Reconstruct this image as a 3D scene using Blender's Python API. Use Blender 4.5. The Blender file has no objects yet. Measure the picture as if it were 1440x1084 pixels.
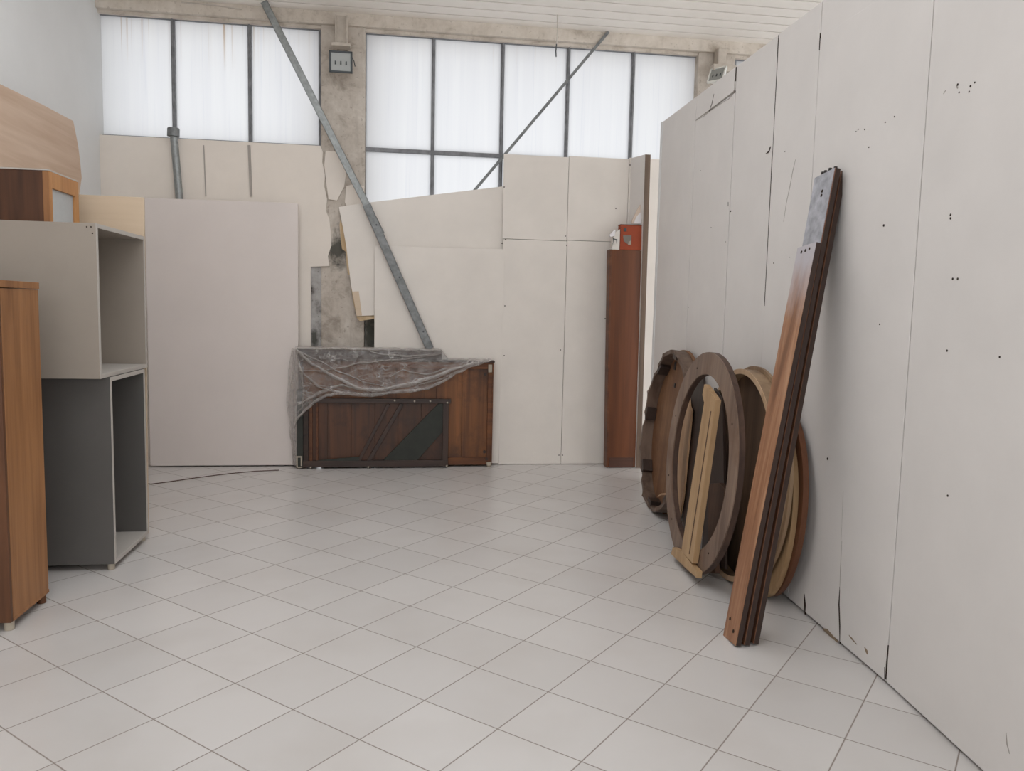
import bpy, bmesh, math, random
from mathutils import Vector, Matrix, noise

random.seed(7)
S = bpy.context.scene
COL = S.collection
PI = math.pi

# ------------------------------------------------------------------ camera
CAM = Vector((2.121, -7.209, 1.4541))
RIGHT = Vector((0.9890, -0.1464, 0.0223)).normalized()
FWD = Vector((0.1459, 0.9846, -0.0968)).normalized()
UP = RIGHT.cross(FWD).normalized()
RIGHT = FWD.cross(UP).normalized()
FPX = 1111.0
cd = bpy.data.cameras.new('camera')
cd.sensor_width = 36.0
cd.lens = 36.0 * FPX / 1440.0
cd.clip_start = 0.05
cam = bpy.data.objects.new('camera', cd)
COL.objects.link(cam)
cam.matrix_world = Matrix(((RIGHT.x, UP.x, -FWD.x, CAM.x), (RIGHT.y, UP.y, -FWD.y, CAM.y),
                           (RIGHT.z, UP.z, -FWD.z, CAM.z), (0, 0, 0, 1)))
S.camera = cam


def on_plane(px, py, p0, n):
    """where the sight line through a photo pixel meets a known surface of the room"""
    d = RIGHT * ((px - 720) / FPX) + UP * ((542 - py) / FPX) + FWD
    n = Vector(n)
    return CAM + d * ((Vector(p0) - CAM).dot(n) / d.dot(n))


def at(px, py, y):
    p = on_plane(px, py, (0, y, 0), (0, 1, 0))
    return p.x, p.z


# ------------------------------------------------------------------ materials
def lin(c):
    c = c / 255.0
    return c / 12.92 if c <= 0.04045 else ((c + 0.055) / 1.055) ** 2.4


def rgb(r, g, b):
    return (lin(r), lin(g), lin(b), 1.0)


class NT:
    def __init__(self, name):
        self.m = bpy.data.materials.new(name)
        self.m.use_nodes = True
        self.t = self.m.node_tree
        self.n = self.t.nodes
        self.b = self.n['Principled BSDF']
        self.tc = self.n.new('ShaderNodeTexCoord')

    def link(self, a, b):
        self.t.links.new(a, b)

    def mapping(self, scale=(1, 1, 1), rot=(0, 0, 0), loc=(0, 0, 0), src='Object'):
        mp = self.n.new('ShaderNodeMapping')
        mp.inputs['Scale'].default_value = scale
        mp.inputs['Rotation'].default_value = rot
        mp.inputs['Location'].default_value = loc
        self.link(self.tc.outputs[src], mp.inputs['Vector'])
        return mp.outputs['Vector']

    def noise(self, vec, scale=5, detail=4, rough=.55, dist=0.0):
        x = self.n.new('ShaderNodeTexNoise')
        x.inputs['Scale'].default_value = scale
        x.inputs['Detail'].default_value = detail
        x.inputs['Roughness'].default_value = rough
        x.inputs['Distortion'].default_value = dist
        self.link(vec, x.inputs['Vector'])
        return x.outputs['Fac']

    def ramp(self, fac, stops):
        r = self.n.new('ShaderNodeValToRGB')
        e = r.color_ramp.elements
        while len(e) < len(stops):
            e.new(0.5)
        for i, (p, c) in enumerate(stops):
            e[i].position = p
            e[i].color = c if len(c) == 4 else (*c, 1)
        self.link(fac, r.inputs['Fac'])
        return r.outputs['Color']

    def mix(self, fac, a, b, mode='MIX'):
        x = self.n.new('ShaderNodeMix')
        x.data_type = 'RGBA'
        x.blend_type = mode
        for sock, v in ((x.inputs[0], fac), (x.inputs[6], a), (x.inputs[7], b)):
            if hasattr(v, 'links'):
                self.link(v, sock)
            else:
                sock.default_value = v
        return x.outputs[2]

    def math(self, op, a, b=0.0, clamp=False):
        x = self.n.new('ShaderNodeMath')
        x.operation = op
        x.use_clamp = clamp
        for sock, v in ((x.inputs[0], a), (x.inputs[1], b)):
            if hasattr(v, 'links'):
                self.link(v, sock)
            else:
                sock.default_value = v
        return x.outputs[0]

    def sep(self, vec):
        x = self.n.new('ShaderNodeSeparateXYZ')
        self.link(vec, x.inputs[0])
        return x.outputs

    def bump(self, h, strength=.2, dist=.01):
        x = self.n.new('ShaderNodeBump')
        x.inputs['Strength'].default_value = strength
        x.inputs['Distance'].default_value = dist
        self.link(h, x.inputs['Height'])
        self.link(x.outputs['Normal'], self.b.inputs['Normal'])

    def out(self, col, rough=.6, spec=.4, metal=0.0):
        if hasattr(col, 'links'):
            self.link(col, self.b.inputs['Base Color'])
        else:
            self.b.inputs['Base Color'].default_value = col
        if hasattr(rough, 'links'):
            self.link(rough, self.b.inputs['Roughness'])
        else:
            self.b.inputs['Roughness'].default_value = rough
        self.b.inputs['Specular IOR Level'].default_value = spec
        self.b.inputs['Metallic'].default_value = metal
        return self.m


def one(c):
    return (c[0], c[1], c[2], 1)


def plain(name, c, rough=.6, spec=.4, metal=0.0, var=.06, scale=6.0):
    t = NT(name)
    f = t.noise(t.mapping(), scale, 5, .6)
    d = tuple(max(0, v * (1 - 2.2 * var)) for v in c[:3])
    l = tuple(min(1, v * (1 + 1.2 * var)) for v in c[:3])
    return t.out(t.ramp(f, [(.25, one(d)), (.75, one(l))]), rough, spec, metal)


def wood(name, light, dark, axis='Z', scale=1.0, rough=.5, spec=.4, contrast=1.0, stain=None):
    """grain stretched along the given object axis"""
    t = NT(name)
    s = {'X': (1.2, 26, 26), 'Y': (26, 1.2, 26), 'Z': (26, 26, 1.2)}[axis]
    s = tuple(v * scale for v in s)
    v = t.mapping(s)
    f1 = t.noise(v, 1.0, 6, .6, .6)
    s2 = {'X': (1.0, 5, 5), 'Y': (5, 1.0, 5), 'Z': (5, 5, 1.0)}[axis]
    f2 = t.noise(t.mapping(tuple(k * scale for k in s2)), 1.0, 3, .5, 1.2)
    f = t.math('ADD', t.math('MULTIPLY', f1, .6), t.math('MULTIPLY', f2, .4))
    c = .105 / contrast
    col = t.ramp(f, [(.5 - c, one(dark)), (.5 + c, one(light))])
    if stain:
        m = t.ramp(t.noise(t.mapping((3, 3, 3)), 1.0, 5, .65), [(.50, (0, 0, 0)), (.66, (.8, .8, .8))])
        col = t.mix(m, col, one(stain))
    t.bump(f1, .12, .004)
    return t.out(col, rough, spec)


M = {}
# floor tiles, laid on the diagonal
t = NT('floor_tile')
A = math.radians(47.25)
T = 1 / 3.0
ox, oy = 1.313, -4.899
ca, sa = math.cos(-A) / T, math.sin(-A) / T
p = t.mapping((1 / T, 1 / T, 1 / T), (0, 0, -A), (-(ca * ox - sa * oy), -(sa * ox + ca * oy), 0))
xyz = t.sep(p)
cells = []
ms = []
for k in (0, 1):
    fr = t.math('FRACT', xyz[k])
    dd = t.math('MINIMUM', fr, t.math('SUBTRACT', 1.0, fr))
    ms.append(dd)
    cells.append(t.math('FLOOR', xyz[k]))
d = t.math('MINIMUM', ms[0], ms[1])
grout = t.ramp(d, [(.0040, (1, 1, 1)), (.0095, (0, 0, 0))])
cmb = t.n.new('ShaderNodeCombineXYZ')
t.link(cells[0], cmb.inputs[0])
t.link(cells[1], cmb.inputs[1])
wn = t.n.new('ShaderNodeTexWhiteNoise')
t.link(cmb.outputs[0], wn.inputs['Vector'])
base = t.mix(wn.outputs['Value'], rgb(200, 196, 193), rgb(209, 205, 202))
speck = t.noise(t.mapping((1, 1, 1)), 240, 2, .5)
base = t.mix(t.math('MULTIPLY', speck, .03), base, rgb(168, 160, 153))
cloud = t.noise(t.mapping((1, 1, 1)), 2.2, 3, .5)
base = t.mix(t.ramp(cloud, [(.45, (0, 0, 0)), (.75, (.35, .35, .35))]), base, rgb(184, 177, 171))
col = t.mix(grout, base, rgb(138, 127, 119))
rg = t.math('ADD', t.math('MULTIPLY', grout, .45), t.math('ADD', .25, t.math('MULTIPLY', cloud, .10)))
t.bump(t.math('MULTIPLY', grout, -1.0), .25, .003)
M['tile'] = t.out(col, rg, .65)

M['white_board'] = plain('white_board', rgb(218, 213, 209), .62, .3, 0, .022, 3)
M['warm_board'] = plain('warm_board', rgb(229, 222, 214), .62, .3, 0, .03, 2.5)
M['grey_white_board'] = plain('grey_white_board', rgb(221, 212, 207), .6, .3, 0, .02, 2)
M['plaster'] = plain('white_plaster', rgb(222, 222, 221), .8, .2, 0, .02, 2)
M['cream_plaster'] = plain('cream_plaster', rgb(230, 221, 211), .8, .2, 0, .03, 2.5)
M['slat'] = plain('ceiling_slat', rgb(246, 240, 232), .55, .3, 0, .02, 2)
M['slat_gap'] = plain('ceiling_gap', rgb(84, 64, 48), .9, .1)
M['stud'] = plain('board_gap', rgb(92, 82, 72), .9, .1)
M['hole'] = plain('dark_hole', rgb(58, 48, 42), .9, .1)
M['chip'] = plain('chipped_plaster', rgb(142, 124, 104), .9, .1)
M['scuff'] = plain('scuff', rgb(168, 161, 154), .9, .1)
M['galv'] = plain('galvanised_steel', rgb(150, 153, 152), .48, .5, .55, .14, 30)
M['galv_dark'] = plain('weathered_steel', rgb(128, 130, 130), .5, .5, .5, .2, 22)
M['frame_steel'] = plain('window_steel', rgb(134, 135, 138), .6, .4, .1, .2, 12)
M['dark_metal'] = plain('dark_metal', rgb(70, 74, 76), .5, .5, .3)
M['lamp_metal'] = plain('painted_lamp_metal', rgb(196, 186, 174), .55, .4, .1, .08, 14)
M['white_plastic'] = plain('white_plastic', rgb(228, 228, 222), .5, .4)
M['grey_melamine'] = plain('light_grey_melamine', rgb(158, 148, 137), .5, .4, 0, .03, 3)
M['grey_edge'] = plain('pale_edge_band', rgb(186, 180, 173), .45, .4, 0, .03, 5)
M['dark_melamine'] = plain('dark_grey_melamine', rgb(94, 91, 88), .5, .4, 0, .04, 3)
M['foot_plastic'] = plain('cabinet_foot', rgb(176, 166, 150), .5, .4)
M['ply'] = wood('light_plywood', rgb(208, 184, 163), rgb(186, 158, 135), 'Y', .55, .6, .3, .7)
M['cream_ply'] = wood('cream_board', rgb(214, 194, 170), rgb(200, 179, 153), 'X', .6, .5, .35, .6)
M['oak'] = wood('oak_veneer', rgb(164, 116, 74), rgb(124, 82, 48), 'Z', .9, .5, .4, .7)
M['oak_dark'] = wood('dark_oak', rgb(104, 66, 40), rgb(66, 40, 26), 'Z', .9, .5, .4, .8)
M['honey'] = wood('honey_wood', rgb(198, 146, 92), rgb(164, 112, 66), 'Z', .8, .5, .4, .7)
M['brown_veneer'] = wood('dark_brown_veneer', rgb(96, 62, 42), rgb(62, 40, 28), 'Z', .7, .55, .35, .8)
M['tall_brown'] = wood('red_brown_wood', rgb(120, 69, 38), rgb(86, 48, 25), 'Z', .5, .45, .4, .7)
M['kick'] = wood('kick_wood', rgb(92, 60, 46), rgb(68, 44, 34), 'X', .7, .5)
M['case'] = wood('old_case_wood', rgb(134, 84, 44), rgb(78, 46, 25), 'Z', .6, .45, .45, .9, rgb(66, 40, 25))
M['case_dark'] = wood('dark_plank_wood', rgb(92, 56, 34), rgb(54, 34, 22), 'Z', .6, .45, .45, .9, rgb(48, 30, 22))
M['case_rail'] = wood('old_rail_wood', rgb(120, 74, 42), rgb(76, 45, 28), 'X', .8, .5, .4, .8)
M['dark_rail'] = wood('dark_rail_wood', rgb(70, 50, 40), rgb(42, 30, 26), 'X', .9, .45, .45, .8)
M['dark_stile'] = wood('dark_stile_wood', rgb(68, 48, 38), rgb(42, 30, 26), 'Z', .9, .45, .45, .8)
M['green_paint'] = plain('dark_green_paint', rgb(54, 56, 51), .6, .35, 0, .12, 9)
M['ring'] = wood('grey_brown_wood', rgb(138, 116, 100), rgb(96, 76, 64), 'Y', .6, .5, .4, .8, rgb(112, 84, 66))
M['ring_edge'] = wood('dark_ring_edge', rgb(88, 66, 54), rgb(58, 42, 36), 'Y', .8, .55)
M['table_under'] = wood('brown_table_underside', rgb(142, 104, 74), rgb(98, 68, 48), 'Y', .6, .6, .3, .7, rgb(104, 70, 48))
M['apron'] = wood('dark_apron_wood', rgb(116, 96, 83), rgb(78, 62, 52), 'Y', .6, .55, .35, .8)
M['hoop_light'] = wood('pale_hoop_wood', rgb(214, 182, 150), rgb(186, 152, 120), 'Y', .8, .55, .35, .8)
M['hoop_side'] = wood('hoop_side_wood', rgb(158, 132, 104), rgb(118, 94, 72), 'Y', .5, .55, .35, .8)
M['hoop_in'] = wood('hoop_inside_wood', rgb(106, 82, 62), rgb(70, 52, 40), 'Y', .5, .6, .3, .8)
M['tan'] = wood('tan_wood', rgb(172, 142, 106), rgb(142, 112, 80), 'Y', .7, .6, .3, .7)
M['brown_edge'] = wood('brown_edge_wood', rgb(112, 70, 44), rgb(78, 46, 30), 'Y', .7, .5, .4, .8)
M['pine'] = wood('light_pine', rgb(186, 154, 116), rgb(156, 124, 88), 'Y', .8, .5, .4, .7)
M['pine_edge'] = wood('pine_edge', rgb(160, 116, 70), rgb(130, 92, 54), 'Y', .8, .5)
M['pale_stick'] = wood('pale_stick', rgb(196, 160, 124), rgb(164, 128, 96), 'Y', .8, .5)
M['black_brown'] = wood('black_brown_wood', rgb(64, 48, 40), rgb(40, 30, 26), 'Y', .7, .5, .4, .8)
M['block'] = wood('brown_block', rgb(98, 70, 52), rgb(66, 46, 36), 'Y', .7, .6)
M['plank_edge'] = wood('plank_edge', rgb(64, 45, 36), rgb(38, 28, 24), 'Z', .8, .5, .4, .8)
M['plank_face'] = wood('plank_face', rgb(176, 132, 96), rgb(124, 82, 54), 'Z', .5, .42, .45, 1.1, rgb(132, 84, 54))
M['plank_dark'] = wood('plank_dark_face', rgb(128, 84, 58), rgb(78, 50, 38), 'Z', .6, .45, .45, .8)
t = NT('worn_plank_face')
f1 = t.noise(t.mapping((22, 22, 1.0)), 1.0, 6, .6, .8)
f2 = t.noise(t.mapping((7, 7, 1.1)), 1.0, 4, .55, 1.4)
f = t.math('ADD', t.math('MULTIPLY', f1, .45), t.math('MULTIPLY', f2, .55))
col = t.ramp(f, [(.38, rgb(116, 76, 50)), (.5, rgb(150, 105, 75)), (.62, rgb(180, 138, 106))])
zz = t.sep(t.tc.outputs['Object'])[2]
k = t.math('ADD', t.math('MULTIPLY', t.math('SUBTRACT', zz, 1.42), 2.6), t.math('MULTIPLY', t.math('SUBTRACT', t.noise(t.mapping((9, 9, 4)), 1.0, 4, .6), .5), .9), True)
col = t.mix(t.ramp(k, [(.15, (0, 0, 0)), (.85, (1, 1, 1))]), col, rgb(180, 174, 178))
t.bump(f1, .12, .004)
M['plank_worn'] = t.out(col, .42, .45)
M['zinc'] = plain('scuffed_zinc_plate', rgb(176, 176, 182), .42, .5, .45, .2, 18)
M['bolt'] = plain('dark_bolt', rgb(46, 40, 38), .5, .5, .4)
M['red'] = plain('orange_red_card', rgb(148, 66, 38), .6, .3, 0, .08, 12)
M['red_dark'] = plain('dark_red_edge', rgb(100, 42, 30), .6, .3)
M['sticker'] = plain('grey_sticker', rgb(124, 116, 108), .7, .2)
M['sticker_pale'] = plain('pale_sticker', rgb(168, 156, 142), .7, .2)
M['carton'] = plain('white_carton', rgb(216, 210, 202), .7, .2, 0, .03, 8)
M['paper'] = plain('white_paper', rgb(228, 224, 224), .75, .2)
M['beige_paper'] = plain('beige_paper', rgb(212, 194, 178), .75, .2)
M['frost'] = plain('frosted_door_pane', rgb(176, 182, 186), .25, .5, 0, .05, 6)
M['brown_laminate'] = wood('brown_laminate_edge', rgb(118, 98, 82), rgb(92, 76, 64), 'Z', .7, .6)
M['cord'] = plain('pale_cord', rgb(200, 192, 182), .7, .2)
M['black'] = plain('black_rod', rgb(52, 46, 44), .5, .4)
M['raw_wood'] = wood('raw_fibre_edge', rgb(204, 182, 150), rgb(176, 150, 116), 'Z', 1.2, .8, .2)

# raw concrete with patches and mould
def concrete(name, light, mid, dark, mould):
    t = NT(name)
    v = t.mapping((1, 1, 1))
    f = t.noise(v, 5.5, 8, .68, .3)
    col = t.ramp(f, [(.30, one(dark)), (.46, one(mid)), (.68, one(light))])
    pits = t.ramp(t.noise(v, 34, 3, .5), [(.30, (1, 1, 1)), (.36, (0, 0, 0))])
    col = t.mix(t.math('MULTIPLY', pits, .6), col, one(dark))
    streak = t.noise(t.mapping((16, 16, 1.5)), 1.0, 4, .6)
    col = t.mix(t.ramp(streak, [(.55, (0, 0, 0)), (.75, (.3, .3, .3))]), col, one(dark))
    if mould:
        z = t.sep(t.tc.outputs['Object'])
        cx, cz, rx, rz = mould
        dx = t.math('MULTIPLY', t.math('SUBTRACT', z[0], cx), 1 / rx)
        dz = t.math('MULTIPLY', t.math('SUBTRACT', z[2], cz), 1 / rz)
        r = t.math('SQRT', t.math('ADD', t.math('MULTIPLY', dx, dx), t.math('MULTIPLY', dz, dz)))
        r = t.math('ADD', r, t.math('MULTIPLY', t.math('SUBTRACT', t.noise(v, 9, 6, .7), .5), 2.2))
        m = t.ramp(r, [(.35, (1, 1, 1)), (1.05, (0, 0, 0))])
        col = t.mix(t.math('MULTIPLY', m, .9), col, rgb(72, 72, 66))
    t.bump(f, .4, .01)
    return t.out(col, .9, .15)


M['column'] = concrete('column_concrete', rgb(208, 200, 190), rgb(188, 178, 167), rgb(150, 140, 129), (1.60, 1.93, .10, .22))
M['beam'] = concrete('beam_concrete', rgb(218, 209, 198), rgb(204, 194, 182), rgb(176, 165, 152), None)
M['raw'] = concrete('raw_concrete', rgb(184, 176, 166), rgb(150, 142, 132), rgb(84, 78, 70), (1.90, 1.16, .10, .2))
M['raw_strip'] = concrete('raw_plaster_strip', rgb(188, 186, 184), rgb(164, 161, 158), rgb(84, 80, 76), (1.39, 1.14, .05, .14))

# frosted glazing: translucent sheet with faint rain streaks
def glazing():
    t = NT('frosted_glazing')
    t.n.remove(t.b)
    v = t.mapping((22, 22, .5))
    f = t.noise(v, 1.0, 5, .6)
    col = t.ramp(f, [(.3, rgb(212, 212, 213)), (.7, rgb(216, 216, 216))])
    s2 = t.noise(t.mapping((60, 60, .7)), 1.0, 3, .5)
    col = t.mix(t.ramp(s2, [(.6, (0, 0, 0)), (.75, (.5, .5, .5))]), col, rgb(198, 200, 206))
    sep = t.sep(t.tc.outputs['Object'])
    up = t.ramp(t.math('MULTIPLY', sep[2], .25), [(.86, (0, 0, 0)), (.962, (1, 1, 1))])
    rust = t.ramp(t.noise(t.mapping((34, 34, .25)), 1.0, 2, .5), [(.60, (0, 0, 0)), (.69, (1, 1, 1))])
    left = t.ramp(t.math('MULTIPLY', sep[0], .2), [(.14, (1, 1, 1)), (.2, (.15, .15, .15))])
    k = t.math('MULTIPLY', t.math('MULTIPLY', up, rust), left)
    col = t.mix(t.math('MULTIPLY', k, .8), col, rgb(176, 154, 130))
    tr = t.n.new('ShaderNodeBsdfTranslucent')
    t.link(col, tr.inputs['Color'])
    t.link(tr.outputs[0], t.n['Material Output'].inputs['Surface'])
    return t.m


M['glaze'] = glazing()


def film():
    """thin wrinkled polythene"""
    t = NT('polythene_film')
    t.n.remove(t.b)
    tr = t.n.new('ShaderNodeBsdfTransparent')
    tr.inputs[0].default_value = (.93, .93, .93, 1)
    di = t.n.new('ShaderNodeBsdfDiffuse')
    di.inputs[0].default_value = rgb(214, 206, 200)
    tl = t.n.new('ShaderNodeBsdfTranslucent')
    tl.inputs[0].default_value = rgb(214, 206, 200)
    gl = t.n.new('ShaderNodeBsdfGlossy')
    gl.inputs['Roughness'].default_value = .22
    gl.inputs[0].default_value = (.9, .9, .9, 1)
    a = t.n.new('ShaderNodeMixShader')
    a.inputs[0].default_value = .3
    t.link(di.outputs[0], a.inputs[1])
    t.link(tl.outputs[0], a.inputs[2])
    b = t.n.new('ShaderNodeMixShader')
    b.inputs[0].default_value = .35
    t.link(a.outputs[0], b.inputs[1])
    t.link(gl.outputs[0], b.inputs[2])
    lw = t.n.new('ShaderNodeLayerWeight')
    lw.inputs['Blend'].default_value = .35
    v = t.mapping((1, 1, 1))
    w = t.noise(v, 14, 5, .7, 1.5)
    bp = t.n.new('ShaderNodeBump')
    bp.inputs['Strength'].default_value = .6
    bp.inputs['Distance'].default_value = .02
    t.link(w, bp.inputs['Height'])
    for nd in (di, gl, lw):
        t.link(bp.outputs[0], nd.inputs['Normal'])
    wr = t.ramp(w, [(.40, (.0, .0, .0)), (.70, (.26, .26, .26))])
    wv = t.n.new('ShaderNodeVectorMath')          # warped coordinates for the crease lines
    wv.operation = 'ADD'
    nz = t.n.new('ShaderNodeTexNoise')
    nz.inputs['Scale'].default_value = 5
    t.link(v, nz.inputs['Vector'])
    sc_ = t.n.new('ShaderNodeVectorMath')
    sc_.operation = 'SCALE'
    sc_.inputs['Scale'].default_value = .35
    t.link(nz.outputs['Color'], sc_.inputs[0])
    t.link(t.mapping((1.0, .4, 2.2), (0, .35, 0)), wv.inputs[0])
    t.link(sc_.outputs[0], wv.inputs[1])
    vo = t.n.new('ShaderNodeTexVoronoi')
    vo.feature = 'DISTANCE_TO_EDGE'
    vo.inputs['Scale'].default_value = 6.5
    t.link(wv.outputs[0], vo.inputs['Vector'])
    cr_ = t.ramp(vo.outputs['Distance'], [(.0, (.42, .42, .42)), (.045, (.0, .0, .0))])
    gate = t.ramp(t.noise(v, 7, 3, .5), [(.45, (0, 0, 0)), (.6, (1, 1, 1))])
    fac = t.math('ADD', t.math('MULTIPLY', lw.outputs['Facing'], .75), t.math('ADD', .12, t.math('ADD', wr, t.math('MULTIPLY', cr_, gate))), True)
    c = t.n.new('ShaderNodeMixShader')
    t.link(fac, c.inputs[0])
    t.link(tr.outputs[0], c.inputs[1])
    t.link(b.outputs[0], c.inputs[2])
    t.link(c.outputs[0], t.n['Material Output'].inputs['Surface'])
    return t.m


M['film'] = film()

# lamp glass
t = NT('lamp_glass')
M['lamp_glass'] = t.out(rgb(150, 152, 148), .15, .6)


# ------------------------------------------------------------------ building helpers
def box(bm, x0, x1, y0, y1, z0, z1, bev=0.0, mtx=None):
    b = bmesh.new()
    bmesh.ops.create_cube(b, size=1)
    for v in b.verts:
        v.co = Vector(((x0 + x1) / 2 + v.co.x * (x1 - x0), (y0 + y1) / 2 + v.co.y * (y1 - y0), (z0 + z1) / 2 + v.co.z * (z1 - z0)))
    if bev > 0:
        bmesh.ops.bevel(b, geom=b.edges[:], offset=bev, segments=2, affect='EDGES', profile=.6)
    merge(bm, b, mtx)


def merge(bm, b, mtx=None):
    if mtx is not None:
        b.transform(mtx)
    me = bpy.data.meshes.new('t')
    b.to_mesh(me)
    b.free()
    bm.from_mesh(me)
    bpy.data.meshes.remove(me)


def prism(bm, pts, axis, a, b_, bev=0.0, mtx=None):
    """extrude an outline of (u, v) points between a and b_ along an axis; X: (y,z)  Y: (x,z)  Z: (x,y)"""
    b = bmesh.new()

    def mk(u, v, w):
        return {'X': (w, u, v), 'Y': (u, w, v), 'Z': (u, v, w)}[axis]
    v0 = [b.verts.new(mk(u, v, a)) for u, v in pts]
    v1 = [b.verts.new(mk(u, v, b_)) for u, v in pts]
    n = len(pts)
    b.faces.new(v0)
    b.faces.new(v1[::-1])
    for i in range(n):
        b.faces.new((v0[i], v0[(i + 1) % n], v1[(i + 1) % n], v1[i]))
    bmesh.ops.recalc_face_normals(b, faces=b.faces[:])
    if bev > 0:
        bmesh.ops.bevel(b, geom=b.edges[:], offset=bev, segments=1, affect='EDGES')
    merge(bm, b, mtx)


def cyl(bm, p0, p1, r, seg=20, r2=None):
    p0, p1 = Vector(p0), Vector(p1)
    d = p1 - p0
    b = bmesh.new()
    bmesh.ops.create_cone(b, cap_ends=True, segments=seg, radius1=r, radius2=r if r2 is None else r2, depth=d.length)
    q = d.to_track_quat('Z', 'Y').to_matrix().to_4x4()
    merge(bm, b, Matrix.Translation((p0 + p1) / 2) @ q)


def tube(bm, pts, r, seg=8):
    pts = [Vector(p) for p in pts]
    rings = []
    b = bmesh.new()
    for i, p in enumerate(pts):
        d = (pts[min(i + 1, len(pts) - 1)] - pts[max(i - 1, 0)]).normalized()
        a = d.orthogonal().normalized() if i == 0 else (pa - d * pa.dot(d)).normalized()
        pa = a
        c = d.cross(a)
        rings.append([b.verts.new(p + (a * math.cos(k * 2 * PI / seg) + c * math.sin(k * 2 * PI / seg)) * r) for k in range(seg)])
    for i in range(len(rings) - 1):
        for k in range(seg):
            b.faces.new((rings[i][k], rings[i][(k + 1) % seg], rings[i + 1][(k + 1) % seg], rings[i + 1][k]))
    b.faces.new(rings[0][::-1])
    b.faces.new(rings[-1])
    merge(bm, b)


def beam_between(bm, p0, p1, w, d, up=(0, 1, 0)):
    """rectangular bar from p0 to p1, w wide across and d deep along 'up'"""
    p0, p1 = Vector(p0), Vector(p1)
    z = (p1 - p0).normalized()
    y = Vector(up)
    y = (y - z * y.dot(z)).normalized()
    x = y.cross(z)
    m = Matrix(((x.x, y.x, z.x, p0.x), (x.y, y.y, z.y, p0.y), (x.z, y.z, z.z, p0.z), (0, 0, 0, 1)))
    box(bm, -w / 2, w / 2, -d / 2, d / 2, 0, (p1 - p0).length, min(w, d) * .08, m)


def lathe_ring(bm, r_in, r_out, z0, z1, seg=128, ax=1.0, ay=1.0, front=None):
    """flat ring or hoop around local Z; front(angle) shifts its z0 edge"""
    b = bmesh.new()
    loops = []
    for k in range(seg):
        a = 2 * PI * k / seg
        c, s = math.cos(a), math.sin(a)
        f = front(a) if front else 0.0
        loops.append([b.verts.new((r * ax * c, r * ay * s, z)) for r, z in ((r_in, z0 + f), (r_out, z0 + f), (r_out, z1), (r_in, z1))])
    for k in range(seg):
        l, m = loops[k], loops[(k + 1) % seg]
        for i in range(4):
            j = (i + 1) % 4
            b.faces.new((l[i], l[j], m[j], m[i]))
    bmesh.ops.recalc_face_normals(b, faces=b.faces[:])
    merge(bm, b)


def disc(bm, r, z0, z1, seg=128, ax=1.0, ay=1.0, bev=.003):
    prism(bm, [(r * ax * math.cos(2 * PI * k / seg), r * ay * math.sin(2 * PI * k / seg)) for k in range(seg)], 'Z', z0, z1, 0)


def build(name, bm, mat, parent=None, smooth=None):
    me = bpy.data.meshes.new(name)
    if parent is not None:
        bm.transform(PINV.get(parent.name, Matrix()))
    bm.to_mesh(me)
    bm.free()
    mats = mat if isinstance(mat, (list, tuple)) else [mat]
    for m in mats:
        me.materials.append(M[m])
    if smooth:
        for p in me.polygons:
            p.use_smooth = True
        try:
            me.set_sharp_from_angle(angle=math.radians(smooth))
        except Exception:
            pass
    o = bpy.data.objects.new(name, me)
    COL.objects.link(o)
    if parent is not None:
        o.parent = parent
        if parent.name in PINV:
            PINV[o.name] = PINV[parent.name]
    return o


def build_each(name, bm, mat, parent, smooth=None):
    """one mesh object for every separate piece in the bmesh"""
    bm.verts.ensure_lookup_table()
    seen = set(); isl = []
    for v in bm.verts:
        if v in seen:
            continue
        st = [v]; seen.add(v); cur = []
        while st:
            q = st.pop(); cur.append(q)
            for e_ in q.link_edges:
                o_ = e_.other_vert(q)
                if o_ not in seen:
                    seen.add(o_); st.append(o_)
        isl.append(cur)
    out = []
    for cur in isl:
        nb = bmesh.new(); mp = {v: nb.verts.new(v.co) for v in cur}
        fs = {f for v in cur for f in v.link_faces}
        for f in fs:
            nb.faces.new([mp[v] for v in f.verts])
        out.append(build(name, nb, mat, parent, smooth))
    bm.free()
    return out


PINV = {}   # world -> root space, for roots whose parts are modelled in world space


def tag(o, label=None, cat=None, group=None, kind=None):
    if label:
        o['label'] = label
    if cat:
        o['category'] = cat
    if group:
        o['group'] = group
    if kind:
        o['kind'] = kind
    return o


def root(name, loc, label, cat, group=None, mtx=None, local=False):
    o = bpy.data.objects.new(name, None)
    COL.objects.link(o)
    m = mtx if mtx is not None else Matrix.Translation(loc)
    o.matrix_world = m
    o.empty_display_size = .1
    if not local:
        PINV[o.name] = m.inverted()
    return tag(o, label, cat, group)


def B():
    return bmesh.new()


def struct(name, bm, mat, parent=None, smooth=None):
    o = build(name, bm, mat, parent, smooth)
    if parent is None:
        o['kind'] = 'structure'
    return o


# ------------------------------------------------------------------ the room shell
CEIL = 3.98
bm = B(); box(bm, -.6, 9.0, -10.5, .6, -.12, 0)
struct('floor', bm, 'tile')

RX0, RX1, RY0, RY1 = .4, 3.1, -7.2, -1.35      # ceiling opening added out of view to let in extra daylight
bm = B()
box(bm, -.6, 9.0, RY1, .6, CEIL + .022, CEIL + .12)
box(bm, -.6, 9.0, -10.5, RY0, CEIL + .022, CEIL + .12)
box(bm, -.6, RX0, RY0, RY1, CEIL + .022, CEIL + .12)
box(bm, RX1, 9.0, RY0, RY1, CEIL + .022, CEIL + .12)
ceiling = struct('ceiling', bm, 'slat_gap')
bm = B()
y = .105
while y > -10.4:
    for xa_, xb_ in (((-.6, RX0), (RX1, 9.0)) if RY0 < y < RY1 + .16 else ((-.6, 9.0),)):
        box(bm, xa_, xb_, y - .154, y, CEIL, CEIL + .0225, .002)
    y -= .178
build('ceiling_slats', bm, 'slat', ceiling)

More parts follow.
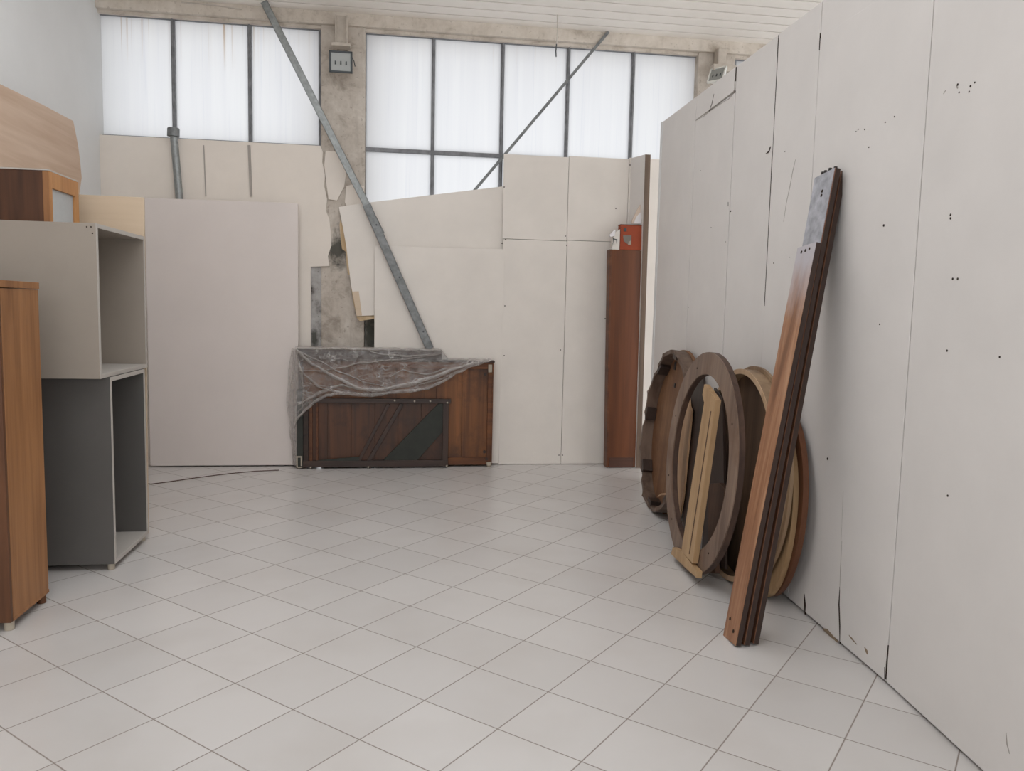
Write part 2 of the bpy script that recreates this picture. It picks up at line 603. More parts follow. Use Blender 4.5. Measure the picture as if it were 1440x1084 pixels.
bm = B(); box(bm, -.55, -.377, -10.5, .5, 0, CEIL + .022)
struct('wall_left', bm, 'plaster')

# back wall: masonry behind, cream plaster skin with a broken edge, clad boards to the right
bm = B()
box(bm, -.377, 1.40, .125, .30, 0, 2.80)
box(bm, 1.84, 9.0, .155, .30, 0, 1.80)
wall_back = struct('wall_back', bm, 'raw')
yc = .095
edge = [(437, 490), (437, 375), (463, 374), (461, 360), (466, 345), (465, 325), (463, 308), (458, 296), (460, 280), (456, 262), (457, 245), (453, 228), (454, 214), (451, 205)]
pts = [(-.377, 0.0), (at(437, 490, yc)[0], 0.0)]
pts += [at(px, py, yc) for px, py in edge]
pts += [(-.377, pts[-1][1])]
bm = B(); prism(bm, pts, 'Y', yc, yc + .028)
build('plaster_skin', bm, 'cream_plaster', wall_back)
x0 = at(437, 400, .12)[0]
bm = B(); box(bm, x0 - .02, 1.475, .118, .126, .3, at(437, 372, .12)[1] + .03)
build('plaster_strip', bm, 'raw_strip', wall_back)
# patches of old plaster left on the column
bm = B()
prism(bm, [at(px, py, .098) for px, py in [(458, 212), (480, 214), (487, 240), (484, 262), (474, 282), (462, 280), (459, 258), (456, 232)]], 'Y', .098, .112)
prism(bm, [at(px, py, .098) for px, py in [(487, 262), (500, 258), (512, 262), (512, 300), (492, 300), (485, 284)]], 'Y', .098, .112)
build_each('plaster_patch', bm, 'cream_plaster', wall_back)
# panel joints of the cream wall under the left windows
bm = B()
for px in (286, 349):
    xa, za = at(px, 204, .088); xb, zb = at(px + 3, 276, .088)
    if px == 349:
        prism(bm, [(xa - .004, za), (xa + .018, za), (xb + .018, zb), (xb - .004, zb)], 'Y', .086, .0955)
    else:
        prism(bm, [(xa - .003, za), (xa + .006, za), (xb + .006, zb), (xb - .003, zb)], 'Y', .091, .0955)
build_each('panel_joint', bm, 'scuff', wall_back)

# clad boards on the right half of the back wall
ys = .012
def board_at(x0, x1, z0, z1, name='wall_board', mat='warm_board', y0=ys, th=.018):
    bm = B(); box(bm, x0, x1, y0, y0 + th, z0, z1, .0015)
    return build(name, bm, mat, wall_back)
board_at(3.081, 3.672, 0.004, 2.083)
board_at(3.072, 3.669, 2.087, 2.838)
board_at(3.676, 4.236, 0.004, 2.090)
board_at(3.673, 4.236, 2.094, 2.850)
board_at(4.240, 5.2, 0.004, 2.862)
bm = B(); box(bm, 3.09, 5.2, .034, .15, 0, 2.80)
build('board_backing', bm, 'stud', wall_back)
# screw heads and small holes in the clad boards
bm = B()
for px, py in [(709, 263), (711, 337), (706, 342), (709, 500), (788, 492), (797, 345), (851, 448), (852, 510), (786, 640), (791, 640), (795, 332), (866, 293), (710, 430), (886, 232)]:
    x, z = at(px, py, ys)
    cyl(bm, (x, ys - .001, z), (x, ys + .004, z), .006, 10)
build('screw_hole', bm, 'hole', wall_back)

# concrete columns and lintel beam
bm = B(); box(bm, 1.452, 1.836, .112, .42, 0, 3.90, .012)
col1 = struct('concrete_column', bm, 'column')
bm = B(); box(bm, 4.90, 5.26, .112, .42, 0, 3.90, .012)
struct('concrete_column', bm, 'column')
bm = B(); box(bm, -.377, 9.0, .075, .42, 3.875, CEIL + .022, .006)
box(bm, -.377, 9.0, .13, .42, 3.85, 3.88)
struct('trim_1', bm, 'beam')

# steel windows with frosted panes
WY0, WY1 = .165, .20
def window(name, xs, zs, label_bar_top=True):
    """xs: pane edges; zs: rows from bottom to top"""
    bm = B()
    x0, x1, z0, z1 = xs[0], xs[-1], zs[0], zs[-1]
    w = .016
    for i, x in enumerate(xs):
        if 0 < i < len(xs) - 1:
            box(bm, x - .015, x + .015, WY0, WY1 + .02, z0, z1, .002)
            box(bm, x - .005, x + .005, WY0 - .012, WY0, z0, z1)
        else:
            box(bm, x - w, x + w, WY0, WY1 + .02, z0, z1, .002)
    for i, z in enumerate(zs):
        h = .017
        box(bm, x0, x1, WY0 + .001, WY1 + .021, z - h, z + h, .002)
    fr = tag(build(name, bm, 'frame_steel'), kind='structure')
    for j in range(len(zs) - 1):
        for i in range(len(xs) - 1):
            bm = B()
            box(bm, xs[i] + .01, xs[i + 1] - .01, WY1 - .004, WY1 + .002, zs[j] + .01, zs[j + 1] - .01)
            build('pane', bm, 'glaze', fr)
    return fr


def xa(px, py):
    return at(px, py, .165)[0]


window('window_1', [xa(138, 100), xa(243.5, 100), xa(351, 100), xa(450.5, 100)], [2.845, 3.865])
window('window_2', [xa(512.5, 150), xa(609, 150), xa(706, 150), xa(798, 150), xa(889, 150), xa(981, 110)], [1.86, 2.85, 3.865])
window('window_3', [5.28, 5.9, 6.5, 7.1, 7.7, 8.3, 8.9], [1.86, 2.85, 3.865])

# ------------------------------------------------------------------ right partition of plasterboards
P0 = Vector((4.060, -4.445, 0)); P1 = Vector((4.3265, -.37, 0))
WD = (P1 - P0).normalized(); WN = Vector((WD.y, -WD.x, 0))    # WN points behind the wall (+x)
def wm(origin, d):
    n = Vector((d.y, -d.x, 0))
    return Matrix(((d.x, n.x, 0, origin.x), (d.y, n.y, 0, origin.y), (0, 0, 1, 0), (0, 0, 0, 1)))
WM = wm(P0, WD)             # local: x along the wall away from the camera, y into the wall, z up
ND = Vector((-.105, -1, 0)).normalized()
WMN = wm(P0, -ND)
def on_wall(px, py, near=False):
    m = WMN if near else WM
    q = on_plane(px, py, P0, (m[0][1], m[1][1], 0))
    l = m.inverted() @ q
    return l.x, l.z
top = lambda s: 2.945 + .0293 * (s - .9)
bm = B()
box(bm, .0, 3.78, .026, .085, 0, 2.90, 0, WM)
box(bm, -3.2, .0, .026, .085, 0, 2.90, 0, WMN)
wall_right = struct('wall_right', bm, 'stud')
s1 = .0; s2 = on_wall(1154, 40)[0]; s3 = on_wall(1095, 50)[0]; s4 = on_wall(1034, 115)[0]; s5 = on_wall(978, 170)[0]; s6 = 3.80
def wall_board(sa, sb, z0, z1a, z1b, mat='white_board', m=None, y0=0.0):
    bm = B()
    prism(bm, [(sa, z0), (sb, z0), (sb, z1b), (sa, z1a)], 'Y', y0, y0 + .025, .0015, m or WM)
    return build('wall_board', bm, mat, wall_right)
g = .0034
wall_board(s1 + g, s2 - g, .012, 2.752, 2.775)
wall_board(s1 + g, s2 - g, 2.757, top(s1), top(s2), y0=.0015)
wall_board(s2 + g, s3 - g, .012, top(s2), top(s3))
wall_board(s3 + g * 1.3, s4 - g, .012, top(s3), top(s4), y0=.004)
wall_board(s4 + g, s5 - g, .012, 2.822, 2.832, y0=.001)
wall_board(s4 + g, s5 - g, 2.836, top(s4), top(s5), y0=.001)
wall_board(s5 + g, s6, .012, top(s5), top(s6))
wall_board(-3.2, s1 - g, .012, 2.80, 2.80, m=WMN)
wall_board(-3.2, s1 - g, 2.803, 2.90, 2.92, m=WMN)
bm = B(); box(bm, s6 - .055, s6 + .003, -.004, .09, .0, top(s6) + .002, .002, WM)
build('corner_strip', bm, 'plaster', wall_right)
# screw holes, chips and scratches in the partition
bm = B(); bc = B(); bs = B()
for px, py, r in [(1347, 119, 4), (1365, 121, 4), (1349, 130, 3), (1363, 129, 3), (1371, 116, 3), (1245, 172, 3), (1258, 164, 3), (1222, 207, 3), (1207, 182, 3), (1204, 185, 2.5), (1216, 182, 3), (1243, 317, 5), (1337, 302, 4), (1337, 307, 4), (1340, 392, 4), (1347, 392, 4), (1332, 493, 4), (1164, 645, 6), (1256, 685, 5), (1333, 697, 4), (1104, 213, 3), (1406, 502, 3), (1088, 370, 3), (1110, 362, 3), (1237, 456, 3), (1027, 297, 4), (1020, 340, 3), (968, 432, 3), (1000, 320, 3), (985, 240, 3)]:
    near = px > 1285 - (py * .048)
    s, z = on_wall(px, py, near)
    m = WMN if near else WM
    rr = r * .0011
    b = bmesh.new(); bmesh.ops.create_cone(b, cap_ends=True, segments=10, radius1=rr * .8, radius2=rr, depth=.008)
    merge(bm, b, m @ Matrix.Translation((s, .0025, z)) @ Matrix.Rotation(PI / 2, 4, 'X'))
def crack(bmx, pp, w, m=WM, d=.0012):
    q = [on_wall(px, py, m is WMN) for px, py in pp]
    n = len(q)
    l = []; r = []
    for i, (s, z) in enumerate(q):
        a = q[max(i - 1, 0)]; c = q[min(i + 1, n - 1)]
        dx, dz = c[0] - a[0], c[1] - a[1]
        L = math.hypot(dx, dz) or 1
        ww = w * (.25 if i in (0, n - 1) else 1)
        l.append((s - dz / L * ww, z + dx / L * ww)); r.append((s + dz / L * ww, z - dx / L * ww))
    prism(bmx, l + r[::-1], 'Y', -d, .004, 0, m)
crack(bs, [(1119, 224), (1115, 240), (1111, 262), (1106, 285), (1102, 312)], .0022)
def crack_at(bmx, q, w):
    l = [(a - w * (.3 + .7 * random.random()), z) for a, z in q]
    rr_ = [(a + w * (.3 + .7 * random.random()), z) for a, z in q]
    prism(bmx, l + rr_[::-1], 'Y', -.0012, .004, 0, WM)
crack_at(bm, [(s3, top(s3) - .004), (s3 + .002, 2.90), (s3 - .001, 2.84)], .006)
crack_at(bm, [(s3, 2.84), (s3 + .001, 2.6), (s3 - .002, 2.35), (s3 + .003, 2.30), (s3, 2.0), (s3 - .001, 1.7), (s3 + .001, 1.5)], .0020)
crack_at(bm, [(s4, top(s4) - .004), (s4 + .001, 2.93), (s4, 2.89)], .004)
crack_at(bm, [(s2, 2.80), (s2 + .001, 2.76), (s2, 2.72)], .004)
crack_at(bm, [(s1, .16), (s1 + .001, .08), (s1, .02)], .0055)
crack(bm, [(1004, 132), (1001, 146), (997, 157)], .003)
crack(bs, [(1033, 112), (1033, 125), (1030, 133), (1024, 140)], .004)
crack(bs, [(978, 170), (990, 163), (997, 157), (1010, 148), (1024, 139)], .002)
crack(bm, [(1083, 206), (1081, 213), (1077, 216)], .003)
crack(bm, [(1181, 825), (1180, 850), (1181, 880), (1181, 905)], .005)
crack(bs, [(1184, 760), (1182, 800), (1181, 830)], .002)
crack(bm, [(1131, 835), (1132, 850), (1132, 864)], .010)
crack(bs, [(1186, 690), (1183, 760)], .0015)
crack(bm, [(1024, 284), (1024, 290)], .006)
crack(bs, [(1330, 127), (1327, 132)], .006, WMN)
crack(bs, [(1345, 121), (1347, 124)], .010, WMN)
crack(bc, [(1157, 884), (1163, 887), (1170, 895), (1178, 903)], .010)
crack(bc, [(1194, 893), (1198, 898), (1205, 906)], .004)
crack(bc, [(1216, 910), (1219, 916), (1220, 920)], .008)
crack(bc, [(1212, 933), (1217, 940)], .006)
crack(bm, [(1244, 938), (1244, 958)], .004)
crack(bs, [(1415, 1030), (1416, 1045), (1420, 1060)], .003, WMN)
build('screw_holes', bm, 'hole', wall_right)
build('chips', bc, 'chip', wall_right)
build('scratches', bs, 'scuff', wall_right)

# ------------------------------------------------------------------ things against the back wall
def leaning_board(name, pts, y0, th, mat, label, cat='board', edge_mat=None):
    bm = B()
    prism(bm, pts, 'Y', y0, y0 + th, .002)
    xs = [p[0] for p in pts]; zs = [p[1] for p in pts]
    base = Vector(((min(xs) + max(xs)) / 2, y0 + th / 2, min(zs)))
    bm.transform(Matrix.Translation(-base))
    o = build(name, bm, mat)
    o.location = base
    return tag(o, label, cat)


yb = -.005
p = [at(203, 278, yb), at(418.5, 285.5, yb)]
leaning_board('white_board', [(p[0][0], .012), (p[1][0], .012), (p[1][0] + .002, p[1][1] - .01), (p[1][0] - .012, p[1][1]), p[0]], yb, .022, 'grey_white_board',
              'large greyish white board standing between the grey shelf units and the draped case')
yt = .052
tl = at(478, 290, yt); tr = at(712, 261.5, yt)
r1 = root('tilted_board', (tl[0], yt, at(513, 449, yt)[1]), 'tilted white board with a torn wooden edge on the broken concrete patch', 'board')
bm = B()
prism(bm, [at(px, py, yt) for px, py in [(476.5, 291), (512, 285.5), (712, 261.5), (716, 380), (532, 443), (527, 443.3), (501.5, 444.5), (498.5, 426), (494, 403), (490.5, 376), (487, 347), (482, 319)]], 'Y', yt, yt + .012, .001)
build('panel', bm, 'warm_board', r1)
bm = B()
lft = [(479, 308), (477.5, 316), (479, 335), (481, 350), (486.5, 354), (487.5, 372), (489, 384), (492.5, 388), (494, 406), (498, 430), (502, 447), (506, 451.5), (530, 447.5), (530, 438), (506, 440), (496, 395), (489, 345)]
prism(bm, [at(px, py, yt + .012) for px, py in lft], 'Y', yt + .0125, yt + .024)
build('wooden_edge', bm, 'raw_wood', r1)
bm = B()
prism(bm, [at(px, py, yt - .002) for px, py in [(495.5, 410), (504.5, 409.5), (509, 443.5), (501.8, 444.3)]], 'Y', yt - .003, yt)
build('torn_strip', bm, 'cream_ply', r1)

yl = .008
p = [at(527, 345, yl), at(710.5, 350.5, yl)]
leaning_board('square_board', [(p[0][0], .012), (3.078, .012), (p[1][0] - .002, p[1][1]), p[0]], yl, .020, 'warm_board',
              'square warm white board covering the wall behind the draped case, below the tilted board')

# galvanised vent pipe with a cap
a = at(244, 186, .05); b = at(252, 276, .05)
k = (b[0] - a[0]) / (b[1] - a[1])
xb = a[0] + k * (0.01 - a[1])
r1 = root('vent_pipe', (xb, .05, .005), 'round galvanised pipe with a cap rising behind the large greyish white panel', 'pipe')
bm = B(); cyl(bm, (xb, .055, .004), (a[0], .05, a[1]), .031, 24); build('tube', bm, 'galv', r1, 40)
bm = B(); cyl(bm, (a[0] - k * -.035, .05, a[1] - .035), (a[0], .05, a[1] + .028), .050, 24); cyl(bm, (a[0], .05, a[1] + .028), (a[0], .05, a[1] + .034), .046, 24)
build('cap', bm, 'galv_dark', r1, 40)

# diagonal steel prop, two telescoped channels
yp = -.045
pb = at(604.5, 491, yp); pj = at(515.5, 288, yp); pt = at(380, 20, yp)
k = (pt[0] - pj[0]) / (pt[1] - pj[1])
pt = (pt[0] + k * (CEIL - .004 - pt[1]), CEIL - .004)
r1 = root('steel_prop', (pb[0], yp, pb[1]), 'long galvanised steel channel slanting from the ceiling down to the draped case', 'pole')
def channel(bm, p0, p1, w, d, th):
    p0, p1 = Vector(p0), Vector(p1)
    z = (p1 - p0).normalized(); y = Vector((0, 1, 0)); x = y.cross(z)
    m = Matrix(((x.x, y.x, z.x, p0.x), (x.y, y.y, z.y, p0.y), (x.z, y.z, z.z, p0.z), (0, 0, 0, 1)))
    L = (p1 - p0).length
    box(bm, -w / 2, w / 2, -d / 2, -d / 2 + th, 0, L, .001, m)
    box(bm, -w / 2, -w / 2 + th, -d / 2, d / 2, 0, L, .001, m)
    box(bm, w / 2 - th, w / 2, -d / 2, d / 2, 0, L, .001, m)
    # punched service holes along the web
    return m, L
bm = B(); m, L = channel(bm, (pb[0], yp, pb[1] + .004), (pj[0], yp, pj[1]), .072, .036, .004)
build('lower_channel', bm, 'galv_dark', r1)
bm = B()
for q in (.12, .5, .86):
    b = bmesh.new(); bmesh.ops.create_cone(b, cap_ends=True, segments=12, radius1=.008, radius2=.008, depth=.002)
    merge(bm, b, m @ Matrix.Translation((.008, -.0185, L * q)) @ Matrix.Rotation(PI / 2, 4, 'X'))
build_each('rivet', bm, 'dark_metal', r1)
jb = (pj[0] - k * .25, pj[1] - .25)
bm = B(); channel(bm, (jb[0], yp + .004, jb[1]), (pt[0], yp + .004, pt[1]), .060, .028, .004)
build('upper_channel', bm, 'galv', r1)

# thin steel rod in front of the right windows
a = at(667, 269, .09); b = at(855.5, 45, .066)
r1 = bpy.data.objects
bm = B(); beam_between(bm, (a[0] - .12, .098, a[1] - .14), (b[0], .062, b[1]), .026, .018)
bm.transform(Matrix.Translation((-a[0], -.09, -a[1])))
o = build('thin_rod', bm, 'galv_dark'); o.location = (a[0], .09, a[1])
tag(o, 'thin dark steel rod slanting across the right window from the beam', 'rod')

# hanging cord below the ceiling
q = on_plane(783.5, 38, (0, -.25, 0), (0, 1, 0)); q2 = on_plane(782.5, 80, (0, -.25, 0), (0, 1, 0))
r1 = root('hanging_cord', (q.x, q.y, CEIL), 'short pale cord with a dark end hanging from the slatted ceiling', 'cord')
zb = on_plane(783, 62, (0, -.25, 0), (0, 1, 0)).z
bm = B(); tube(bm, [(q.x, q.y, CEIL + .003), (q.x + .003, q.y, 3.85), (q.x - .002, q.y, zb)], .0045); build('cord', bm, 'cord', r1, 40)
bm = B(); tube(bm, [(q.x - .002, q.y, zb), (q.x - .006, q.y, zb - .06), (q.x - .002, q.y, q2.z)], .005); build('cord_end', bm, 'dark_metal', r1, 40)

# cable running along the beam and ceiling
bm = B()
pp = [on_plane(px, py, (0, .07, 0), (0, 1, 0)) for px, py in [(255, 3), (300, 7), (340, 13)]]
tube(bm, [tuple(v) for v in pp], .005)
o = build('beam_cable', bm, 'cord'); tag(o, 'pale thin cable fixed along the beam above the left window', 'cable')

# floodlights
def floodlight(c, tilt, yaw, s, label, lampmat, full=True, arm=None):
    m = Matrix.Translation(c) @ Matrix.Rotation(yaw, 4, 'Z') @ Matrix.Rotation(tilt, 4, 'X')
    r = root('floodlight', c, label, 'lamp', mtx=m, local=True)
    w, h = .098 * s, .088 * s
    bm = B()
    # tapering housing behind the glass
    b = bmesh.new()
    f = [(-w * .93, -h * .93), (w * .93, -h * .93), (w * .93, h * .93), (-w * .93, h * .93)]
    v0 = [b.verts.new((u, .012, v)) for u, v in f]; v1 = [b.verts.new((u * .6, .085, v * .5)) for u, v in f]
    b.faces.new(v0); b.faces.new(v1[::-1])
    for i in range(4):
        b.faces.new((v0[i], v0[(i + 1) % 4], v1[(i + 1) % 4], v1[i]))
    bmesh.ops.recalc_face_normals(b, faces=b.faces[:])
    bmesh.ops.bevel(b, geom=b.edges[:], offset=.006, segments=2, affect='EDGES')
    merge(bm, b)
    build('housing', bm, lampmat, r)
    bm = B()
    t_ = .017 * s
    box(bm, -w, w, -.004, .016, h - t_, h, .004); box(bm, -w, w, -.004, .016, -h, -h + t_, .004)
    box(bm, -w, -w + t_, -.004, .016, -h, h, .004); box(bm, w - t_, w, -.004, .016, -h, h, .004)
    build('bezel', bm, 'dark_metal' if full else lampmat, r)
    bm = B(); box(bm, -w + t_ * .6, w - t_ * .6, .003, .007, -h + t_ * .6, h - t_ * .6)
    gl = build('lamp_glass', bm, 'lamp_glass', r)
    bm = B()
    for u in (-.045, 0, .045):
        cyl(bm, (u * s, .001, -.022 * s), (u * s, .001, .006 * s), .006 * s, 10)
    build_each('bulb_holder', bm, 'dark_metal', gl)
    return r, m


c = at(479, 86, -.10)
C1 = Vector((c[0], -.08, c[1]))
r, m = floodlight(C1, math.radians(10), 0, 1.0, 'floodlight with a dark square rim on the concrete column beside the left window', 'lamp_metal')
mi = m.inverted()
bm = B()
bx0, bz1 = at(472, 14, -.0); bx1 = at(488, 14, -.0)[0]; bz0 = at(472, 64, -.0)[1]
box(bm, bx0, bx1, .02, .111, bz0 + .02, 3.935, .006, mi)
box(bm, bx0 - .004, bx0 + .006, -.01, .111, bz0 - .01, 3.93, .002, mi)
box(bm, bx1 - .006, bx1 + .004, -.01, .111, bz0 - .01, 3.93, .002, mi)
box(bm, bx0 - .03, bx1 + .03, -.06, .05, bz0 - .016, bz0 + .01, .004, mi)
build('bracket', bm, 'lamp_metal', r)
bm = B(); tube(bm, [mi @ Vector(v) for v in [(C1.x + .09, -.05, C1.z + .06), (C1.x + .11, -.04, C1.z + .02), (C1.x + .118, -.045, C1.z - .02)]], .004); build('lead', bm, 'dark_metal', r)

c = at(1004, 103, -.10)
C2 = Vector((c[0] + .03, -.09, c[1] - .005))
r, m = floodlight(C2, math.radians(-24), math.radians(-52), .85, 'white floodlight half hidden behind the top of the right partition', 'white_plastic', False)
mi = m.inverted()
bm = B()
bx0 = at(1010, 80, .0)[0]; bx1 = at(1022, 80, .0)[0]; bz1 = at(1015, 70, .0)[1]; bz0 = at(1010, 92, .0)[1]
box(bm, bx0, bx1, .0, .111, bz0 - .02, bz1 + .02, .012, mi)
box(bm, bx0 - .06, bx1 + .08, -.05, .06, bz0 - .06, bz0, .01, mi)
build('bracket', bm, 'lamp_metal', r)

# ------------------------------------------------------------------ old wooden case under the film
yf = -.080
r1 = root('wooden_case', (2.14, 0, 0), 'old brown wooden case standing against the white boards, half covered by plastic film', 'cabinet')
xl, xr = 1.275, at(693, 580, yf)[0]
zt = at(690, 508, yf)[1]
zl = at(520, 491, yf)[1]
xs_ = at(621.5, 497, yf)[0]
bm = B()
w = (xr - .05 - (xl + .04)) / 7
for i in range(7):
    box(bm, xl + .04 + i * w + .0008, xl + .04 + (i + 1) * w - .0008, yf + .016, yf + .030, .05, zt - .03, .001)
build('plank_panel', bm, 'case', r1)
bm = B(); box(bm, xl, xr - .004, yf + .032, .004, .03, zt - .02); build('carcass', bm, 'case_rail', r1)
zr = at(660, 514, yf)[1]
bm = B(); box(bm, xl, xr - .05, yf, yf + .03, zr - .03, zt - .012, .002); build('top_rail', bm, 'case_rail', r1)
bm = B(); box(bm, xl, xr - .05, yf, yf + .03, .018, .085, .002); build('bottom_rail', bm, 'case_rail', r1)
bm = B(); box(bm, xr - .05, xr - .012, yf, yf + .03, .018, zt - .012, .002)
box(bm, xr - .011, xr, yf - .002, .004, .018, zt - .012, .002)
build('side_stile', bm, 'case_rail', r1)
bm = B(); box(bm, xl, xl + .042, yf, yf + .03, .018, zt - .012, .002); build('side_stile', bm, 'dark_stile', r1)
bm = B(); box(bm, xl - .008, xr + .008, yf - .010, .006, zt - .012, zt + .006, .003); build('top_board', bm, 'dark_rail', r1)
bm = B(); box(bm, xl - .006, xs_, yf - .012, .004, zt + .006, zl, .004); build('raised_lid', bm, 'dark_rail', r1)
bm = B(); box(bm, xr - .05, xr - .015, yf - .006, yf, zt - .10, zt - .03, .002); build('corner_plate', bm, 'foot_plastic', r1)
bm = B()
for px, py in [(682, 526), (681, 635), (684, 645)]:
    x, z = at(px, py, yf)
    cyl(bm, (x, yf - .012, z), (x, yf + .018, z), .014, 14, .010)
build_each('peg', bm, 'dark_stile', r1, 40)
bm = B()
for x in (xr - .035,):
    cyl(bm, (x - .012, yf - .006, .018), (x + .022, yf - .006, .018), .018, 16)
    box(bm, x - .016, x + .026, yf - .012, yf + .02, .022, .045, .003)
build_each('caster', bm, 'foot_plastic', r1, 40)

yg = -.128
r1 = root('braced_frame', (1.95, yg, 0), 'low dark frame with diagonal braces standing in front of the brown case', 'frame')
zt2 = at(530, 560.5, yg)[1]; zt1 = at(530, 567, yg)[1]
xr2 = at(634.5, 562, yg)[0]
fx0 = at(417, 620, yg)[0]; fx1 = at(630.5, 620, yg)[0]
bm = B(); box(bm, fx0 + .14, xr2, yg, yg + .042, zt1, zt2, .003); build('top_rail', bm, 'dark_rail', r1)
bm = B(); box(bm, fx0 + .05, fx1, yg, yg + .042, .014, .072, .003); build('bottom_rail', bm, 'dark_rail', r1)
bm = B()
for i in range(6):
    wq = (fx1 - fx0 - .10) / 6
    box(bm, fx0 + .06 + i * wq + .001, fx0 + .06 + (i + 1) * wq - .001, yg + .034, yg + .0405, .05, zt1 + .01, .001)
build('infill_planks', bm, 'case_dark', r1)
bm = B(); box(bm, fx1 - .052, fx1, yg + .001, yg + .041, .014, zt1, .003); build('right_stile', bm, 'dark_stile', r1)
bm = B(); box(bm, fx0, fx0 + .055, yg - .004, yg + .04, .012, at(418, 548, yg)[1], .004); build('left_post', bm, 'green_paint', r1)
bm = B(); box(bm, fx0 + .056, fx0 + .10, yg + .012, yg + .04, .02, zt1, .002); build('gap_shade_strip', bm, 'black_brown', r1)  # black-brown strip stands in for the shaded gap beside the green post
bm = B(); box(bm, fx0 + .165, fx0 + .185, yg + .010, yg + .036, .07, zt1, .002); build('slat', bm, 'case_rail', r1)
bm = B(); box(bm, fx0 + .11, fx0 + .135, yg + .010, yg + .036, .07, zt1, .002); build('slat', bm, 'case_rail', r1)
for (a_, b_, wd) in (((546.5, 568), (504, 649), .028), ((565, 568), (518, 649), .034)):
    A_, B_ = at(*a_, yg + .02), at(*b_, yg + .02)
    bm = B(); beam_between(bm, (A_[0], yg + .02, A_[1]), (B_[0], yg + .02, B_[1]), wd, .026); build('diagonal_bar', bm, 'dark_stile', r1)
bm = B()
prism(bm, [at(px, py, yg + .012) for px, py in [(617, 567), (623.5, 567), (623.5, 606), (585, 649), (537, 649)]], 'Y', yg + .012, yg + .032, .002)
build('diagonal_board', bm, 'green_paint', r1)
bm = B()
prism(bm, [at(px, py, yg) for px, py in [(425, 651), (450, 647), (505, 642), (505, 650), (425, 656)]], 'Y', yg + .002, yg + .009)
build('loose_strip', bm, 'green_paint', r1)
bm = B()
xq = fx0 - .002
box(bm, xq, xq + .05, yg - .012, yg - .005, .012, .022, .002); box(bm, xq, xq + .012, yg - .012, yg - .005, .012, .115, .002)
box(bm, xq + .038, xq + .05, yg - .012, yg - .005, .03, .115, .002); box(bm, xq, xq + .05, yg - .012, yg - .005, .105, .118, .002)
build('pale_bracket', bm, 'foot_plastic', r1)
bm = B()
for px, py in [(583, 564), (629, 566), (555, 563), (605, 564), (437, 657), (518, 657), (628, 655)]:
    x, z = at(px, py, yg)
    cyl(bm, (x, yg - .008, max(z, .014)), (x, yg + .004, max(z, .014)), .008, 10)
build_each('bolt', bm, 'foot_plastic', r1, 40)
bm = B()
for x in (fx0 + .10, fx0 + .66, fx1 - .03):
    cyl(bm, (x - .012, yg + .018, .009), (x + .012, yg + .018, .009), .0085, 14)
build_each('caster', bm, 'dark_metal', r1, 40)

# ------------------------------------------------------------------ polythene film draped over the case
def poly_z(tab, x):
    if x <= tab[0][0]:
        return tab[0][1]
    for (xa_, za_), (xb_, zb_) in zip(tab, tab[1:]):
        if x <= xb_:
            f = (x - xa_) / (xb_ - xa_)
            f = f * f * (3 - 2 * f) * .5 + f * .5
            return za_ + (zb_ - za_) * f
    return tab[-1][1]


ysf = -.165
hem = [at(px, py, ysf) for px, py in [(413, 605), (420, 588), (432, 576), (446, 565), (460, 558), (475, 555), (500, 557), (525, 558), (550, 554), (575, 552), (600, 549), (617, 541), (632, 534), (640, 527), (665, 516), (690, 507.5)]]
foldA = [at(px, py, ysf) for px, py in [(417, 492), (440, 512), (475, 532), (505, 546), (530, 549), (570, 541), (610, 530), (640, 518), (665, 511), (688, 507)]]
foldB = [at(px, py, ysf) for px, py in [(420, 521), (455, 521), (480, 517), (505, 511), (540, 507), (580, 504), (620, 497)]]
foldC = [at(px, py, ysf) for px, py in [(418, 512), (430, 528), (450, 545), (475, 551), (500, 553)]]
foldD = [at(px, py, ysf) for px, py in [(420, 568), (450, 552), (480, 541), (500, 544)]]
def seg_dist(x, z, pl):
    best = 9
    for (ax_, az_), (bx_, bz_) in zip(pl, pl[1:]):
        dx, dz = bx_ - ax_, bz_ - az_
        L = dx * dx + dz * dz or 1e-9
        q = max(0, min(1, ((x - ax_) * dx + (z - az_) * dz) / L))
        best = min(best, math.hypot(x - ax_ - q * dx, z - az_ - q * dz))
    return best


def ysurf(x, z):
    d = 0.0
    for pl, amp, wd in ((foldA, .024, .022), (foldB, .010, .010), (foldC, .012, .012), (foldD, .012, .012), (hem, .018, .02)):
        q = seg_dist(x, z, pl)
        d += amp * math.exp(-(q / wd) ** 2)
    n = noise.noise(Vector((x * 9, z * 16, .3))) * .010 + noise.noise(Vector((x * 30 + z * 14, z * 26 - x * 8, 4.7))) * .005
    return -.146 - d - max(-.006, n)


